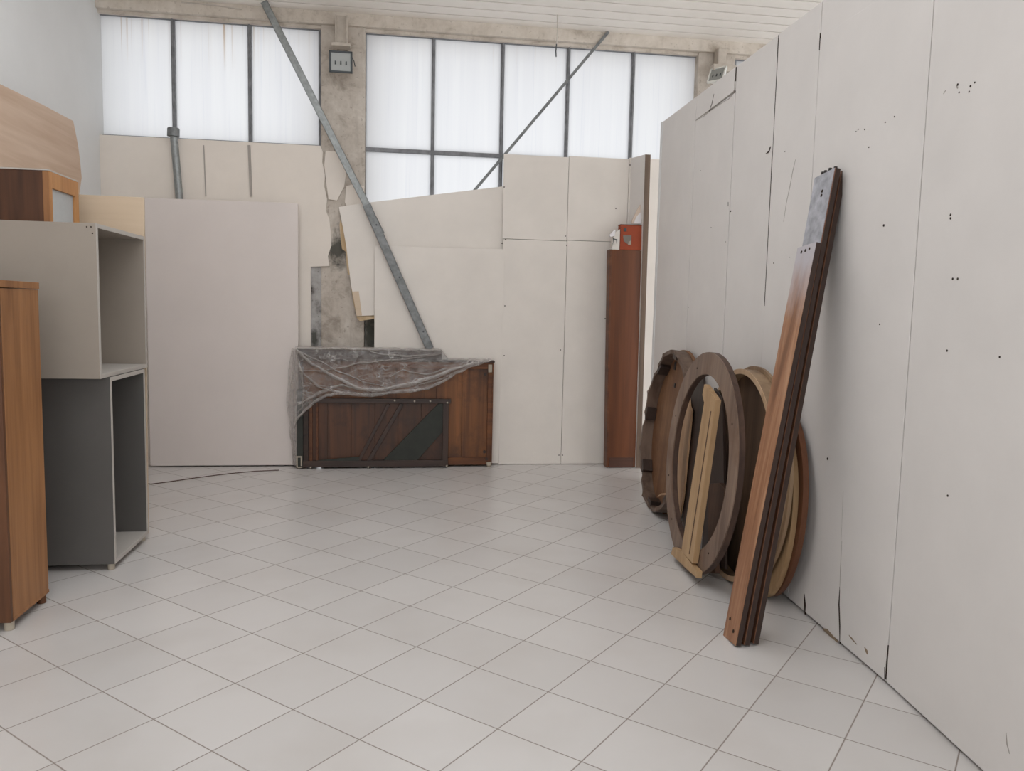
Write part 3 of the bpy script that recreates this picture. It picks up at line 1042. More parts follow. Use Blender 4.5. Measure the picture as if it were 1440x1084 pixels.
rf = root('plastic_film', (2.1, -.15, zl), 'crumpled clear plastic film draped over the top of the brown case', 'plastic sheet')
bm = B()
NX, NV = 230, 64
xl0, xr0 = at(414, 500, ysf)[0], at(691, 507, ysf)[0]
grid = []
def ztop(x):
    if x < xs_ - .02:
        return zl + .006
    if x < xs_ + .06:
        f = (x - xs_ + .02) / .08
        return (zl + .006) * (1 - f) + (zt + .011) * f
    return zt + .011 - .0
for i in range(NX + 1):
    x = xl0 + (xr0 - xl0) * i / NX
    z1 = ztop(x); z0 = min(z1 - .004, poly_z(hem, x) + .010 * noise.noise(Vector((x * 13, 2.2, 0))))
    row = []
    # over the top, from the back to the front edge
    for k in range(6):
        f = k / 6
        row.append(bm.verts.new((x + .004 * noise.noise(Vector((x * 20, k, 9))), -.004 + (-.140 + .004) * f, z1 + .007 + .007 * noise.noise(Vector((x * 14, f * 3, 1))))))
    for k in range(NV + 1):
        f = k / NV
        z = z1 + (z0 - z1) * f
        e = min(1, f * 7)
        y = -.140 * (1 - e) + ysurf(x, z) * e
        row.append(bm.verts.new((x + .006 * noise.noise(Vector((x * 11, z * 11, 3))) * e, y, z)))
    grid.append(row)
for i in range(NX):
    for k in range(len(grid[0]) - 1):
        bm.faces.new((grid[i][k], grid[i + 1][k], grid[i + 1][k + 1], grid[i][k + 1]))
# the hanging left flap round the corner, tapering to the floor
fl_tab = [(1.02, .070), (.85, .075), (.6, .085), (.45, .085), (.3, .075), (.18, .05), (.05, .035)]
prev = None
for k in range(41):
    z = zl - (zl - .03) * k / 40
    wdt = .05 + .045 * math.sin(PI * min(1, (zl - z) / .9)) if z > .25 else .05 + .03 * z
    row = []
    for j in range(9):
        f = j / 8
        x = xl0 + .012 - wdt * f + .010 * noise.noise(Vector((z * 6, f * 2, 5)))
        y = -.146 + .11 * f + .012 * math.sin(f * 14 + z * 5) + .010 * noise.noise(Vector((z * 9, f * 4, 8)))
        row.append(bm.verts.new((x, y, z)))
    if prev:
        for j in range(8):
            bm.faces.new((prev[j], prev[j + 1], row[j + 1], row[j]))
    prev = row
build('draped_sheet', bm, 'film', rf, 180)
# gathered folds: extra layers of film bunched along the swags
def gather(pl, width, layers, seed):
    bm = B()
    for l in range(layers):
        prev = None
        n = 90
        cum = [0]
        for (a0, a1), (b0, b1) in zip(pl, pl[1:]):
            cum.append(cum[-1] + math.hypot(b0 - a0, b1 - a1))
        for i in range(n + 1):
            s = cum[-1] * i / n
            j = max(q for q in range(len(pl) - 1) if cum[q] <= s + 1e-9)
            f = (s - cum[j]) / (cum[j + 1] - cum[j])
            f2 = f * f * (3 - 2 * f) * .4 + f * .6
            x = pl[j][0] + (pl[j + 1][0] - pl[j][0]) * f; z = pl[j][1] + (pl[j + 1][1] - pl[j][1]) * f2
            wob = noise.noise(Vector((s * 7, l * 3.1, seed)))
            w_ = width * (.5 + .5 * math.sin(PI * min(1, max(.08, i / n)))) * (.75 + .5 * noise.noise(Vector((s * 11, l, seed + 3))))
            dx, dz = pl[j + 1][0] - pl[j][0], pl[j + 1][1] - pl[j][1]
            L = math.hypot(dx, dz)
            nx, nz = -dz / L, dx / L
            row = []
            for k in range(5):
                t_ = (k / 4 - .5)
                yy = ysurf(x, z) - .006 - .004 * l - .010 * math.cos(t_ * PI) + .004 * noise.noise(Vector((s * 22, k * 1.3, seed + l)))
                row.append(bm.verts.new((x + nx * (t_ * w_ + .008 * wob), yy, z + nz * (t_ * w_ + .008 * wob))))
            if prev:
                for k in range(4):
                    bm.faces.new((prev[k], prev[k + 1], row[k + 1], row[k]))
            prev = row
    return build('gathered_fold', bm, 'film', rf, 180)
gather(foldA, .040, 3, 1.0)
gather(foldB, .012, 2, 2.0)
gather(foldC, .022, 2, 3.0)
gather(foldD, .028, 2, 4.0)
def pxl(*pp):
    return [at(px, py, ysf) for px, py in pp]
gather(pxl((416, 493), (423, 520), (427, 545), (425, 572)), .020, 2, 7.0)
gather(pxl((417, 492), (447, 507), (480, 524), (515, 538), (548, 545)), .014, 2, 8.0)
gather(pxl((430, 538), (470, 546), (510, 554), (560, 552)), .016, 1, 9.0)
gather(pxl((548, 530), (566, 520), (578, 523), (600, 527), (628, 518)), .014, 2, 10.0)
gather(pxl((520, 494), (545, 499), (575, 501), (605, 498)), .016, 2, 11.0)
gather(pxl((560, 545), (590, 540), (620, 533), (645, 521)), .022, 2, 12.0)
gather(pxl((418, 580), (436, 560), (462, 545), (482, 541)), .020, 2, 13.0)
gather([(x, z + .016) for x, z in hem], .036, 2, 5.0)
gather([(x, zl + .004) for x in (xl0 + .02, 1.6, 2.0, 2.3, xs_ - .02)], .026, 2, 6.0)

# ------------------------------------------------------------------ tall brown cabinet, box and white board beside it
ysb = -.175
xa_, za_ = at(858.5, 351, ysb); xb_, _ = at(904.5, 351, ysb)
xa2 = at(853.5, 655, ysb)[0]; xb2 = at(893, 655, ysb)[0]
r1 = root('tall_cabinet', ((xa2 + xb2) / 2, ysb + .05, 0), 'tall narrow red-brown cabinet standing in the corner under the orange-red box', 'cabinet')
def quadbox(bm, bot, topp):
    v = [bm.verts.new(p) for p in bot] + [bm.verts.new(p) for p in topp]
    for f in ((3, 2, 1, 0), (4, 5, 6, 7), (0, 1, 5, 4), (1, 2, 6, 5), (2, 3, 7, 6), (3, 0, 4, 7)):
        bm.faces.new([v[i] for i in f])
    bmesh.ops.recalc_face_normals(bm, faces=bm.faces[:])
bm = B()
quadbox(bm, [(xa2, ysb, .006), (xb2, ysb, .006), (xb2 - .022, ysb + .10, .006), (xa2, ysb + .10, .006)],
        [(xa_, ysb, za_), (xb_, ysb, za_), (xb_ - .022, ysb + .10, za_), (xa_, ysb + .10, za_)])
build('body', bm, 'tall_brown', r1)
xk0, zk = at(857, 643.5, ysb); xk1 = at(890.5, 643, ysb)[0]
bm = B(); box(bm, xk0, xk1, ysb - .006, ysb + .001, .004, zk, .001); build('kick_plate', bm, 'kick', r1)
bm = B(); prism(bm, [(xa2 - .006, .004), (xa2 + .010, .004), (xa_ + .010, za_ + .002), (xa_ - .006, za_ + .002)], 'Y', ysb - .002, ysb + .10, .001); build('left_edge', bm, 'brown_edge', r1)

# upright white board with a brown edge
yw = -.20
x0, z0 = at(907.5, 217, yw); x1, _ = at(915.5, 217, yw)
xb0 = at(894.0, 654, yw)[0]; xb1 = at(898, 654, yw)[0]
r1 = root('upright_board', (4.35, -.1, 0), 'tall white board on edge with a brown side, right of the tall red-brown cabinet', 'board')
b = B()
xm = xb0 + .004
quadbox(b, [(xm, yw + .004, .003), (xm + .045, yw + .004, .003), (xm + .02, .010, .003), (xm - .028, .010, .003)],
        [(x0, yw + .004, z0), (x0 + .05, yw + .004, z0), (x0 - .02, .010, z0), (x0 - .07, .010, z0)])
build('panel', b, 'white_board', r1)
b = B()
quadbox(b, [(xm, yw, .003), (xm + .045, yw, .003), (xm + .045, yw + .0035, .003), (xm, yw + .0035, .003)],
        [(x0, yw, z0), (x0 + .05, yw, z0), (x0 + .05, yw + .0035, z0), (x0, yw + .0035, z0)])
build('edge_band', b, 'brown_laminate', r1)
bm = B()
for px, py in [(904.5, 284.5), (885, 292.5), (895, 240), (903, 318)]:
    q = on_plane(px, py, (x0, yw, 0), (1, -.30, 0))
    bmt = bmesh.new(); bmesh.ops.create_uvsphere(bmt, u_segments=8, v_segments=6, radius=.007); merge(bm, bmt, Matrix.Translation(q))
build_each('screw_hole', bm, 'hole', r1)

# orange-red box with a grey sticker
yr = -.17
bx0, bz1 = at(873, 315.5, yr); bx1 = at(903.5, 316, yr)[0]
zb = za_ + .002
r1 = root('orange_box', ((bx0 + bx1) / 2, yr + .04, zb), 'orange-red box with a grey sticker on top of the tall red-brown cabinet', 'box')
bm = B(); box(bm, bx0, bx1, yr, yr + .085, zb + .001, bz1, .004); build('carton', bm, 'red', r1)
bm = B(); box(bm, bx0 - .001, bx1 + .001, yr - .0015, yr + .086, bz1 - .006, bz1 + .002, .001); build('lid_edge', bm, 'red_dark', r1)
bm = B(); prism(bm, [at(px, py, yr) for px, py in [(876, 331), (888, 331), (887.5, 343), (885, 345), (881, 342), (877, 339)]], 'Y', yr - .002, yr - .0003); build('sticker', bm, 'sticker', r1)
bm = B(); prism(bm, [at(px, py, yr) for px, py in [(884, 340), (887.5, 338), (887, 344), (883, 344)]], 'Y', yr - .003, yr - .002); build('sticker_patch', bm, 'sticker_pale', r1)
bm = B()
x, z = at(879, 323, yr); box(bm, x - .014, x + .014, yr - .006, yr - .0003, z - .016, z + .014, .003); build('clasp', bm, 'dark_metal', r1)
# white carton left of it
wx0 = at(861, 340, yr)[0]
r1 = root('white_carton', ((wx0 + bx0) / 2, yr + .04, zb), 'small white carton with dark drips left of the orange-red box', 'box')
bm = B(); prism(bm, [at(px, py, yr) for px, py in [(861.5, 348), (862, 335), (865, 333), (868, 327), (871.5, 322), (872, 348)]][:0] or
                [(wx0, zb), (bx0 - .003, zb), (bx0 - .003, at(871, 322, yr)[1]), (at(866, 324, yr)[0], at(866, 326, yr)[1]), (wx0 + .01, at(863, 334, yr)[1])], 'Y', yr + .004, yr + .07, .002)
build('carton', bm, 'carton', r1)
bm = B(); prism(bm, [at(px, py, yr) for px, py in [(857, 331), (864, 323), (866, 324), (864, 332), (859, 333)]], 'Y', yr + .0, yr + .03, .001); build('paper_flap', bm, 'paper', r1)
bm = B()
for pp in ([(862, 335), (863.2, 336), (864, 344), (863.2, 344)], [(866.5, 336), (868, 336), (867.6, 343), (867, 342)], [(861, 342), (861.6, 342), (860.6, 349), (860, 349)], [(862, 334.5), (868, 337), (868, 338), (862, 336)]):
    prism(bm, [at(px, py, yr) for px, py in pp], 'Y', yr + .001, yr + .0036)
build_each('dark_drip', bm, 'dark_metal', r1)
# papers on the orange box
r1 = root('folded_paper', (4.3, yr + .04, bz1 + .003), 'folded beige and white paper standing on the orange-red box', 'paper')
bm = B(); prism(bm, [at(px, py, yr + .03) for px, py in [(888, 314.3), (890, 308), (896, 295), (901, 287), (904, 292), (903.5, 297), (900, 299), (895, 305), (891, 314.3)]], 'Y', yr + .03, yr + .05, .002); build('beige_sheet', bm, 'beige_paper', r1)
bm = B(); prism(bm, [at(px, py, yr + .02) for px, py in [(891, 314.3), (895, 305), (900, 299), (903, 299), (903, 314.3)]], 'Y', yr + .022, yr + .028, .001); build('white_sheet', bm, 'paper', r1)
x, z = at(903.6, 300, yr); z2 = bz1 + .003
bm = B(); box(bm, x - .004, x + .007, yr + .006, yr + .016, z2, z, .001)
o = build('black_strip', bm, 'black'); tag(o, 'short black strip standing on the orange-red box by the white board', 'strip')

# ------------------------------------------------------------------ left side: grey shelf units, oak cupboard, glazed cabinet, boards
def shelf_unit(name, x0, x1, y0, y1, z0, z1, mat, edge, label, th=.022, feet=False, inner=None):
    """open-fronted unit whose open side faces +x"""
    r = root(name, ((x0 + x1) / 2, (y0 + y1) / 2, z0 - (.03 if feet else 0)), label, 'shelf unit')
    def panel(nm, *a, m=mat):
        bm = B(); box(bm, *a, .0015); return build(nm, bm, m, r)
    panel('side_panel', x0, x1 - .003, y0, y0 + th, z0, z1)
    panel('side_panel', x0, x1 - .003, y1 - th, y1, z0, z1)
    panel('top_panel', x0, x1 - .003, y0 + th, y1 - th, z1 - th, z1)
    panel('bottom_panel', x0, x1 - .003, y0 + th, y1 - th, z0, z0 + th, m=edge)
    panel('back_panel', x0, x0 + .012, y0 + th, y1 - th, z0 + th, z1 - th)
    bm = B()
    box(bm, x1 - .003, x1, y0, y0 + th, z0, z1, .0008); box(bm, x1 - .003, x1, y1 - th, y1, z0, z1, .0008)
    box(bm, x1 - .003, x1, y0 + th, y1 - th, z1 - th, z1, .0008); box(bm, x1 - .003, x1, y0 + th, y1 - th, z0, z0 + th, .0008)
    build('edge_band', bm, edge, r)
    if feet:
        for fx in (x0 + .05, x1 - .03):
            for fy in (y0 + .028, y1 - .028):
                bm = B(); cyl(bm, (fx, fy, 0.0005), (fx, fy, z0), .019, 16); build('foot', bm, 'foot_plastic', r, 40)
    return r


shelf_unit('shelf_unit', -.02, .632, -2.795, -2.215, .034, 1.046, 'dark_melamine', 'grey_edge',
           'dark grey open shelf unit on small feet, underneath the light grey shelf unit', feet=True)
shelf_unit('shelf_unit', -.06, .622, -2.905, -2.125, 1.048, 1.836, 'grey_melamine', 'grey_edge',
           'light grey open shelf unit stacked on top of the dark grey unit')
bm = B()
for px, py in [(122, 319), (128, 319), (130, 328)]:
    q = on_plane(px, py, (0, -2.905, 0), (0, 1, 0)); cyl(bm, (q.x, -2.906, q.z), (q.x, -2.900, q.z), .004, 8)
bpy.data.objects['shelf_unit.001'].name
build_each('screw_cap', bm, 'hole', bpy.data.objects['shelf_unit.001'])

# cream board standing behind the units
xcb = on_plane(203.5, 300, (0, -2.10, 0), (0, 1, 0)).x
xcb2 = on_plane(209, 700, (0, -2.10, 0), (0, 1, 0)).x
ztc = on_plane(203, 278, (0, -2.10, 0), (0, 1, 0)).z
bm = B(); prism(bm, [(-.02, .003), (xcb2 - .004, .003), (xcb, ztc), (-.02, ztc + .004)], 'Y', -2.112, -2.094, .001)
bm.transform(Matrix.Translation((-.2, 2.10, 0)))
o = build('cream_board', bm, 'cream_ply'); o.location = (.2, -2.10, 0)
tag(o, 'tall cream plywood board standing behind the stacked grey shelf units', 'board')

# dark brown cabinet with a glazed door, lying on the upper unit
X1 = .322; Y0 = -2.690; Y1 = -2.300; Z0 = 1.837; Z1 = 2.117
r1 = root('glazed_cabinet', (.1, -2.5, Z0), 'dark brown cabinet with a frosted glass door resting on the light grey shelf unit', 'cabinet')
bm = B(); box(bm, -.10, X1 - .03, Y0, Y1, Z0 + .001, Z1, .002); build('body', bm, 'brown_veneer', r1)
bm = B(); box(bm, -.10, X1 - .002, Y0 - .003, Y1, Z1, Z1 + .008, .001); build('top_edge', bm, 'grey_edge', r1)
bm = B()
xd = X1
fw = .055
for a in ((Y0, Y0 + fw * .7, Z0 + .001, Z1 - .001), (Y1 - fw, Y1, Z0 + .001, Z1 - .001), (Y0 + fw * .7, Y1 - fw, Z1 - .085, Z1 - .001), (Y0 + fw * .7, Y1 - fw, Z0 + .001, Z0 + .012)):
    box(bm, xd - .028, xd, *a, .002)
dr = build('door', bm, 'honey', r1)
bm = B(); box(bm, xd - .018, xd - .012, Y0 + fw * .6, Y1 - fw * .9, Z0 + .01, Z1 - .08); build('glass_pane', bm, 'frost', dr)
bm = B(); box(bm, xd - .03, xd - .001, Y0 - .004, Y0 - .0005, Z0 + .002, Z1 - .002, .001); build('hinge_edge', bm, 'oak', r1)

# large plywood panel leaning on the left wall
pl0, pln = Vector((-.25, 0, 2.66)), Vector((1, 0, .05))
pts = [on_plane(px, py, pl0, pln) for px, py in [(0, 118), (60, 147), (103, 170), (106, 184), (110, 205), (113, 228), (115, 250), (112, 272), (106, 300), (100, 330)]]
yz = [(q.y, q.z * math.sqrt(1 + .05 * .05)) for q in pts]
ang = math.atan(.05)
yz = [(-3.05, yz[0][1] - .03)] + yz + [(yz[-1][0] - .05, 1.2), (yz[-1][0] - .06, 0.004), (-3.05, .004)]
xbase = -.25 + .05 * 2.66
m = Matrix.Translation((xbase, 0, 0)) @ Matrix.Rotation(-ang, 4, 'Y')
bm = B(); prism(bm, yz, 'X', -.014, 0, .002)
o = build('plywood_panel', bm, 'ply'); o.matrix_world = m
tag(o, 'large light plywood panel with a bowed end leaning on the white left wall', 'board')

# oak cupboard in the left foreground
OX = .470; OY0 = -3.600; OY1 = -3.222; OZ = 1.527
r1 = root('oak_cupboard', (.1, -3.4, 0), 'oak cupboard with a plain side panel, nearest of the furniture on the left', 'cabinet')
bm = B(); box(bm, OX - .022, OX, OY0 + .022, OY1, .052, OZ - .034, .0015); build('side_panel', bm, 'oak', r1)
bm = B(); box(bm, -.25, OX - .023, OY0 + .025, OY1, .07, OZ - .034); build('carcass', bm, 'oak_dark', r1)
bm = B(); box(bm, -.27, OX + .004, OY0 - .002, OY1 + .004, OZ - .031, OZ, .002); build('top_board', bm, 'oak', r1)
bm = B(); box(bm, OX - .055, OX - .001, OY0, OY0 + .0215, .04, OZ - .034, .002); build('front_stile', bm, 'oak_dark', r1)
bm = B()
box(bm, -.2, OX - .057, OY0 + .004, OY0 + .022, .06, OZ - .06, .002)
dr = build('door', bm, 'oak', r1)
bm = B(); box(bm, OX - .115, OX - .075, OY0 - .002, OY0 + .004, .12, .72, .006); build('moulding', bm, 'oak_dark', dr)
bm = B(); box(bm, OX - .12, OX - .06, OY0 - .003, OY0 + .0045, .72, .745, .003); build('rail', bm, 'oak_dark', dr)
bm = B(); box(bm, OX - .022, OX + .002, OY0 + .022, OY1 + .002, .040, .056, .002); build('base_strip', bm, 'oak', r1)
for fx in (-.2, OX - .022):
    for fy in (OY0 + .03, OY1 - .03):
        bm = B(); cyl(bm, (fx, fy, .0005), (fx, fy, .055), .020, 16); build('foot', bm, 'foot_plastic' if fy < -3.4 else 'oak_dark', r1, 40)

# ------------------------------------------------------------------ round table tops and loose timber along the partition
def disc_frame(c, yaw, th):
    yaw, th = math.radians(yaw), math.radians(th)
    e1 = Vector((math.sin(yaw), math.cos(yaw), 0)); nx = Vector((math.cos(yaw), -math.sin(yaw), 0))
    e2 = Vector((0, 0, 1)) * math.cos(th) + nx * math.sin(th)
    e3 = e1.cross(e2)
    return Matrix(((e1.x, e2.x, e3.x, c[0]), (e1.y, e2.y, e3.y, c[1]), (e1.z, e2.z, e3.z, c[2]), (0, 0, 0, 1)))


# far table: scalloped apron
m = disc_frame((4.020, -1.738, .600), 5.32, 6.1)
r1 = root('round_table', (0, 0, 0), 'round table top with a scalloped dark apron, farthest of the round pieces by the partition', 'table', mtx=m, local=True)
bm = B(); disc(bm, .598, .098, .120, 128); build('tabletop', bm, 'table_under', r1, 40)
def scallop(a):
    # ogee cut-outs between square blocks
    k = (a * 4 / PI) % 1.0
    v = .016 * abs(math.sin(a * 8)) ** .6
    if k < .12 or k > .88:
        v = .012 + .014 * math.cos((min(k, 1 - k) / .12) * PI / 2)
    return v
bm = B(); lathe_ring(bm, .560, .590, 0, .0975, 256, front=scallop); build('apron', bm, 'apron', r1, 40)
bm = B()
for kk in range(8):
    a = kk * PI / 4 + .1
    box(bm, -.02, .02, -.05, .05, .018, .097, .004, Matrix.Rotation(a, 4, 'Z') @ Matrix.Translation((.548, 0, 0)))
build_each('corner_block', bm, 'black_brown', r1)
bm = B()
def tpt(px, py, off):
    o_ = m @ Vector((0, 0, off)); n_ = Vector((m[0][2], m[1][2], m[2][2]))
    return m.inverted() @ on_plane(px, py, o_, n_)
for px, py, hw, hh in ((950, 514.5, .012, .030), (949.5, 542, .008, .016), (922.5, 578, .012, .012)):
    q = tpt(px, py, .098); box(bm, q.x - hw * 1.6, q.x + hw * 1.6, q.y - hh, q.y + hh, .090, .099, .003)
build_each('slot_plate', bm, 'bolt', r1)
bm = B()
pp = [tpt(px, py, -.006) for px, py in ((926, 698), (930, 695), (936, 694.5), (944, 697), (951, 700))]
tube(bm, [tuple(v) for v in pp], .006); build('bent_strap', bm, 'pale_stick', r1, 40)

# drum table: pale hoop
m = disc_frame((3.956, -3.152, .5785), 5.06, 3.2)
r1 = root('round_table', (0, 0, 0), 'round table top with a pale plywood hoop, behind the slanting planks', 'table', mtx=m, local=True)
bm = B(); disc(bm, .598, .072, .088, 128); build('tabletop', bm, 'hoop_side', r1, 40)
bm = B(); disc(bm, .548, .064, .0718, 96); build('underside', bm, 'hoop_in', r1, 40)
bm = B(); lathe_ring(bm, .551, .577, .003, .0716, 160); build('apron', bm, 'hoop_side', r1, 40)
bm = B(); lathe_ring(bm, .550, .578, 0, .0028, 160); build('hoop_edge', bm, 'hoop_light', r1, 40)

# dark ring
m = disc_frame((3.802, -3.03, .622), 4.4, 4.2)
MR = m
r1 = root('ring_board', (0, 0, 0), 'flat grey-brown wooden ring standing upright around the light pine trestle leg', 'ring', mtx=m, local=True)
bm = B(); lathe_ring(bm, .493, .617, 0, .006, 160); build('face', bm, 'ring', r1, 40)
bm = B(); lathe_ring(bm, .491, .618, .0062, .036, 160); build('rim', bm, 'ring_edge', r1, 40)
bm = B()
for a in (0.35, -.35, 1.2, 2.6, 4.0, 5.4):
    cyl(bm, (.55 * math.cos(a), .55 * math.sin(a), -.002), (.55 * math.cos(a), .55 * math.sin(a), .003), .005, 10)
build_each('dowel_hole', bm, 'hole', r1)

# oval slabs behind the drum
for (yy_, a_, b_, off, th_, mat, lab, nm) in ((-3.455, .285, .458, .094, .026, 'tan', 'pale tan oval board behind the hoop table, next to the partition', 'oval_board'),
                                       (-3.436, .345, .492, .124, .028, 'brown_edge', 'brown oval board closest to the partition, behind the pale tan oval board', 'oval_board')):
    c = (3.956 + off + .08 * (yy_ + 3.152), yy_, b_ * math.cos(math.radians(3.0)) + .002)
    m = disc_frame(c, 4.5, 3.0)
    bm = B(); disc(bm, 1.0, 0, th_, 128, a_, b_)
    o = build(nm, bm, mat, None, 40); o.matrix_world = m
    tag(o, lab, 'board')

# light pine trestle leg in front of the ring
nT = Vector((MR[0][2], MR[1][2], MR[2][2]))
pT = MR @ Vector((0, 0, -.0335))
mT = disc_frame(tuple(MR @ Vector((0, -.622, -.0335))), 4.4, 4.2)
mTi = mT.inverted()
def tp(px, py):
    q = mTi @ on_plane(px, py, pT, nT)
    return q.x, q.y
r1 = root('trestle_leg', (0, 0, 0), 'light pine trestle leg with a flat T foot, leaning inside the grey-brown ring', 'trestle leg', mtx=mT, local=True)
post = [tp(px, py) for px, py in [(958, 775), (990, 566), (987.5, 555), (990.5, 540), (1006.5, 562), (974, 792)]]
dz = .004 - min(tp(944, 780)[1], tp(980, 813)[1])
bm = B(); prism(bm, post, 'Z', 0, .030, .001); build('post', bm, 'pine', r1)
e = [tp(px, py) for px, py in [(1006.5, 562.5), (1006, 569), (974.5, 791.5), (974.2, 787)]]
foot = [tp(px, py) for px, py in [(946, 769), (957, 775), (958.5, 774), (972.5, 794), (980, 803), (979, 812.5), (943.5, 779)]]
foot = [(u, max(v, .002)) for u, v in foot]
bm = B(); prism(bm, foot, 'Z', -.0005, .0305, .001); build('foot', bm, 'pine', r1)
g0 = [tp(px, py) for px, py in [(999.2, 578), (1000.4, 578), (970, 779), (968.8, 779)]]
bm = B(); prism(bm, g0, 'Z', -.001, .0005); build('groove', bm, 'block', r1)

# sticks and pieces between the ring and the hoop table
def piece(name, plane_x, lean, pix, th, mat, label, cat, yaw=4.4, zfloor=True):
    """board in a plane parallel to the partition; outline measured on the photograph, thickness real"""
    m = disc_frame((plane_x, -3.0, 0), yaw, lean)
    n_ = Vector((m[0][2], m[1][2], m[2][2]))
    mi = m.inverted()
    pts = [mi @ on_plane(px, py, (plane_x, -3.0, 0), n_) for px, py in pix]
    pts = [(q.x, max(q.y, .002)) for q in pts]
    bm = B(); prism(bm, pts, 'Z', 0, th, .001)
    o = build(name, bm, mat); o.matrix_world = m
    return tag(o, label, cat)


piece('pale_stick', 3.862, 4.2, [(949.5, 690), (955, 622), (964, 568), (968.5, 559.5), (969.5, 571), (972, 578), (966, 640), (960, 700), (952, 745), (955, 790), (949, 790)], .014, 'pale_stick',
      'pale pointed stick seen through the grey-brown ring, left of the pine trestle leg', 'stick')
piece('dark_plank', 3.882, 4.2, [(958, 800), (960, 700), (966, 640), (970, 578), (968, 555), (972, 538), (981, 524), (988, 530), (990, 560), (984, 620), (976, 690), (966, 800)], .018, 'black_brown',
      'black-brown plank with a rounded top inside the grey-brown ring, behind the pale stick', 'plank')
piece('gap_shade_board', 3.905, 3.6, [(984, 800), (992, 690), (1000, 600), (1004, 545), (1016, 560), (1020, 800)], .014, 'black_brown',  # dark sheet put in for the shadowed gap before the hoop table
      'dark sheet added for the shadowed gap behind the pine trestle leg', 'panel')
# small brown stool-like block
piece('brown_block', 3.872, 3.8, [(996, 690), (997.5, 680), (1012, 679), (1019, 687), (1017, 716), (1004, 770), (1006, 806), (996, 806)], .026, 'block',
      'small brown wooden block standing at the foot of the ring, right of the trestle leg', 'block')

# three long planks leaning on the partition
def plank(name, b0, b1, t0, t1, th, mats, label, plate=None, holes=(), bolts=(), ends=None):
    """b0,b1: bottom far/near corners of the face; t0,t1: top far/near corners"""
    b0, b1, t0, t1 = map(Vector, (b0, b1, t0, t1))
    z = ((t0 + t1) / 2 - (b0 + b1) / 2); L = z.length; z.normalize()
    y = (b1 - b0); w = y.length; y = (y - z * y.dot(z)).normalized()
    x = y.cross(z)          # away from the visible face?
    if x.x < 0:
        x = -x
    # frame: local x = thickness (towards the wall), y = width (towards the camera), z = length
    c = (b0 + b1) / 2
    m = Matrix(((x.x, y.x, z.x, c.x), (x.y, y.y, z.y, c.y), (x.z, y.z, z.z, c.z), (0, 0, 0, 1)))
    r = root(name, (0, 0, 0), label, 'plank', 'long planks leaning on the partition', mtx=m, local=True)
    w0 = w / 2; w1 = (t1 - t0).length / 2
    def trap(bm, x0, x1, z0, z1, e=0.0, bev=.0015):
        f = lambda q: w0 + (w1 - w0) * q / L
        b = bmesh.new()
        v = [b.verts.new(p) for p in ((x0, -f(z0) + e, z0), (x1, -f(z0) + e, z0), (x1, f(z0) - e, z0), (x0, f(z0) - e, z0), (x0, -f(z1) + e, z1), (x1, -f(z1) + e, z1), (x1, f(z1) - e, z1), (x0, f(z1) - e, z1))]
        for q in ((3, 2, 1, 0), (4, 5, 6, 7), (0, 1, 5, 4), (1, 2, 6, 5), (2, 3, 7, 6), (3, 0, 4, 7)):
            b.faces.new([v[i] for i in q])
        bmesh.ops.recalc_face_normals(b, faces=b.faces[:])
        if bev:
            bmesh.ops.bevel(b, geom=b.edges[:], offset=bev, segments=1, affect='EDGES')
        merge(bm, b)
    bm = B(); trap(bm, .003, th, 0, L); build('board', bm, mats[1], r)
    bm = B(); trap(bm, 0, .0032, 0, L, 0, .0008); build('face_veneer', bm, mats[0], r)
    if plate:
        bm = B(); trap(bm, -.0025, 0, L - plate, L - .002, .003, 0); pl = build('end_plate', bm, 'zinc', r)
        bm = B()
        for (u, v) in holes:
            cyl(bm, (-.004, u, L - v), (-.001, u, L - v), .0075, 14)
        if holes:
            build_each('bolt_hole', bm, 'hole', pl)
    elif holes:
        bm = B()
        for (u, v) in holes:
            cyl(bm, (-.001, u, L - v), (.002, u, L - v), .0075, 14)
        build_each('bolt_hole', bm, 'hole', r)
    bm = B()
    for (u, dx) in bolts:
        cyl(bm, (dx, u, L - .002), (dx, u, L + .018), .008, 12)
    if bolts:
        build_each('bolt', bm, 'bolt', r)
    else:
        bm.free()
    bm = B()
    for (u, v) in ((-.03, .09), (.025, .05)):
        cyl(bm, (-.0015, u, v), (.001, u, v), .008, 12)
    build_each('screw_hole', bm, 'hole', r)
    return r, L


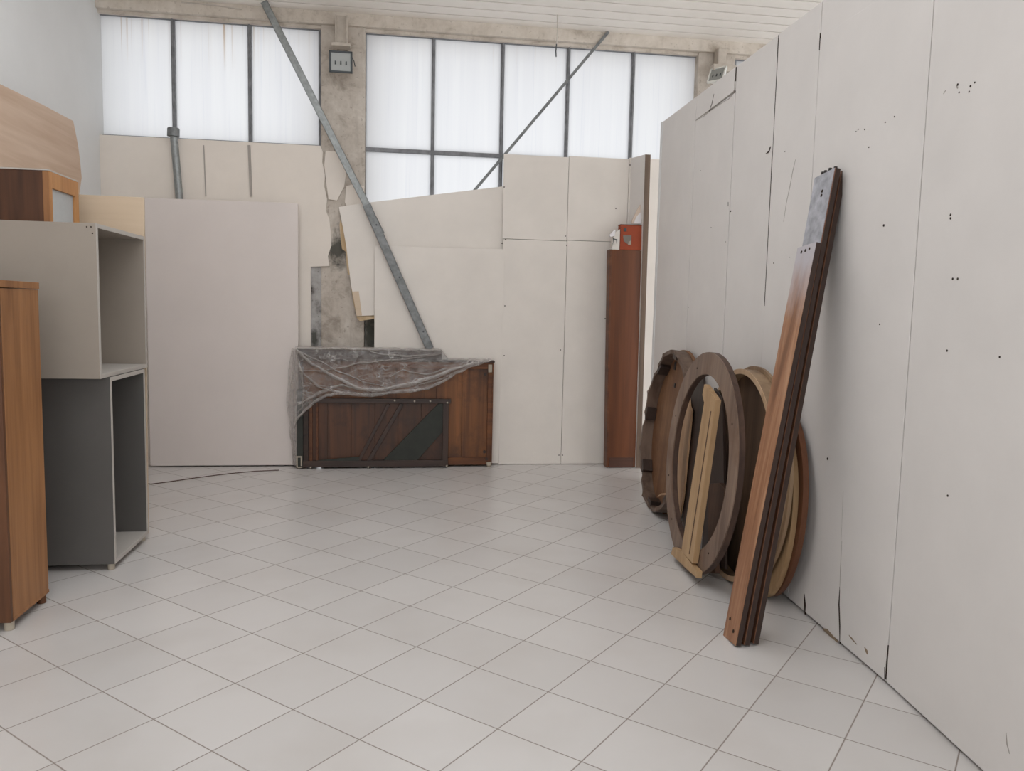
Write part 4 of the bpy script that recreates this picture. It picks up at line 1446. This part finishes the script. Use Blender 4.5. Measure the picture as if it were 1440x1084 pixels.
KL = .19
def lp(px, py, x0):
    return on_plane(px, py, (x0, -4, 0), (1, -.03, -KL))
X0 = 3.60
a0, a1 = lp(1017, 893, X0), lp(1033.5, 911.5, X0)
a0.z = a1.z = .004
r, L = plank('bed_rail', a0, a1, lp(1122, 346, X0), lp(1147, 342.5, X0), .027, ('plank_worn', 'plank_edge'),
      'shorter plank with a pale worn face in front of the leaning stack', None, [(-.035, .028), (0, .026), (.035, .024)])
X1_ = 3.642
t0, t1 = lp(1147, 246, X1_), lp(1174, 239.5, X1_)
dirn = (t1 - t0)
b1_ = lp(1045.5, 914, X1_); b1_.z = .004
b0_ = b1_ + Vector((-.006 * 0, .140, 0)); b0_.x = b1_.x + .004
plank('bed_rail', b0_, b1_, t0, t1, .026, ('plank_dark', 'plank_edge'),
      'tall plank with a scuffed metal end plate and bolts, middle of the leaning stack', .52, [(.012, .09), (.012, .11)], [(-.045, .012), (-.02, .012), (.02, .012), (.05, .02)])
X2 = 3.690
t1 = lp(1182.5, 243.5, X2); b1_ = lp(1058.5, 913, X2); b1_.z = .004
t0 = t1 + Vector((.006, .165, .004)); b0_ = b1_ + Vector((.004, .14, 0))
plank('bed_rail', b0_, b1_, t0, t1, .026, ('plank_dark', 'plank_edge'),
      'dark plank at the back of the leaning stack, touching the partition')

# thin cord on the tiles
bm = B()
pp = []
for px, py in [(200, 678), (212, 680.5), (240, 677), (270, 672.5), (300, 668.5), (330, 665), (360, 662.3), (392, 661)]:
    q = on_plane(px, py, (0, 0, .004), (0, 0, 1)); pp.append(tuple(q))
tube(bm, pp, .0035)
o = build('floor_cord', bm, 'kick'); tag(o, 'thin brown cord lying on the tiles before the large greyish white board', 'cord')

# ------------------------------------------------------------------ daylight
w = bpy.data.worlds.new('overcast_sky')
S.world = w
w.use_nodes = True
nt = w.node_tree
bg = nt.nodes['Background']
bg.inputs['Color'].default_value = (.985, 1.0, 1.02, 1)
bg.inputs['Strength'].default_value = 1.0

S.view_settings.view_transform = 'Standard'
S.view_settings.look = 'None'
S.view_settings.exposure = 1.03
S.view_settings.gamma = 1.0
S.view_settings.use_curve_mapping = False
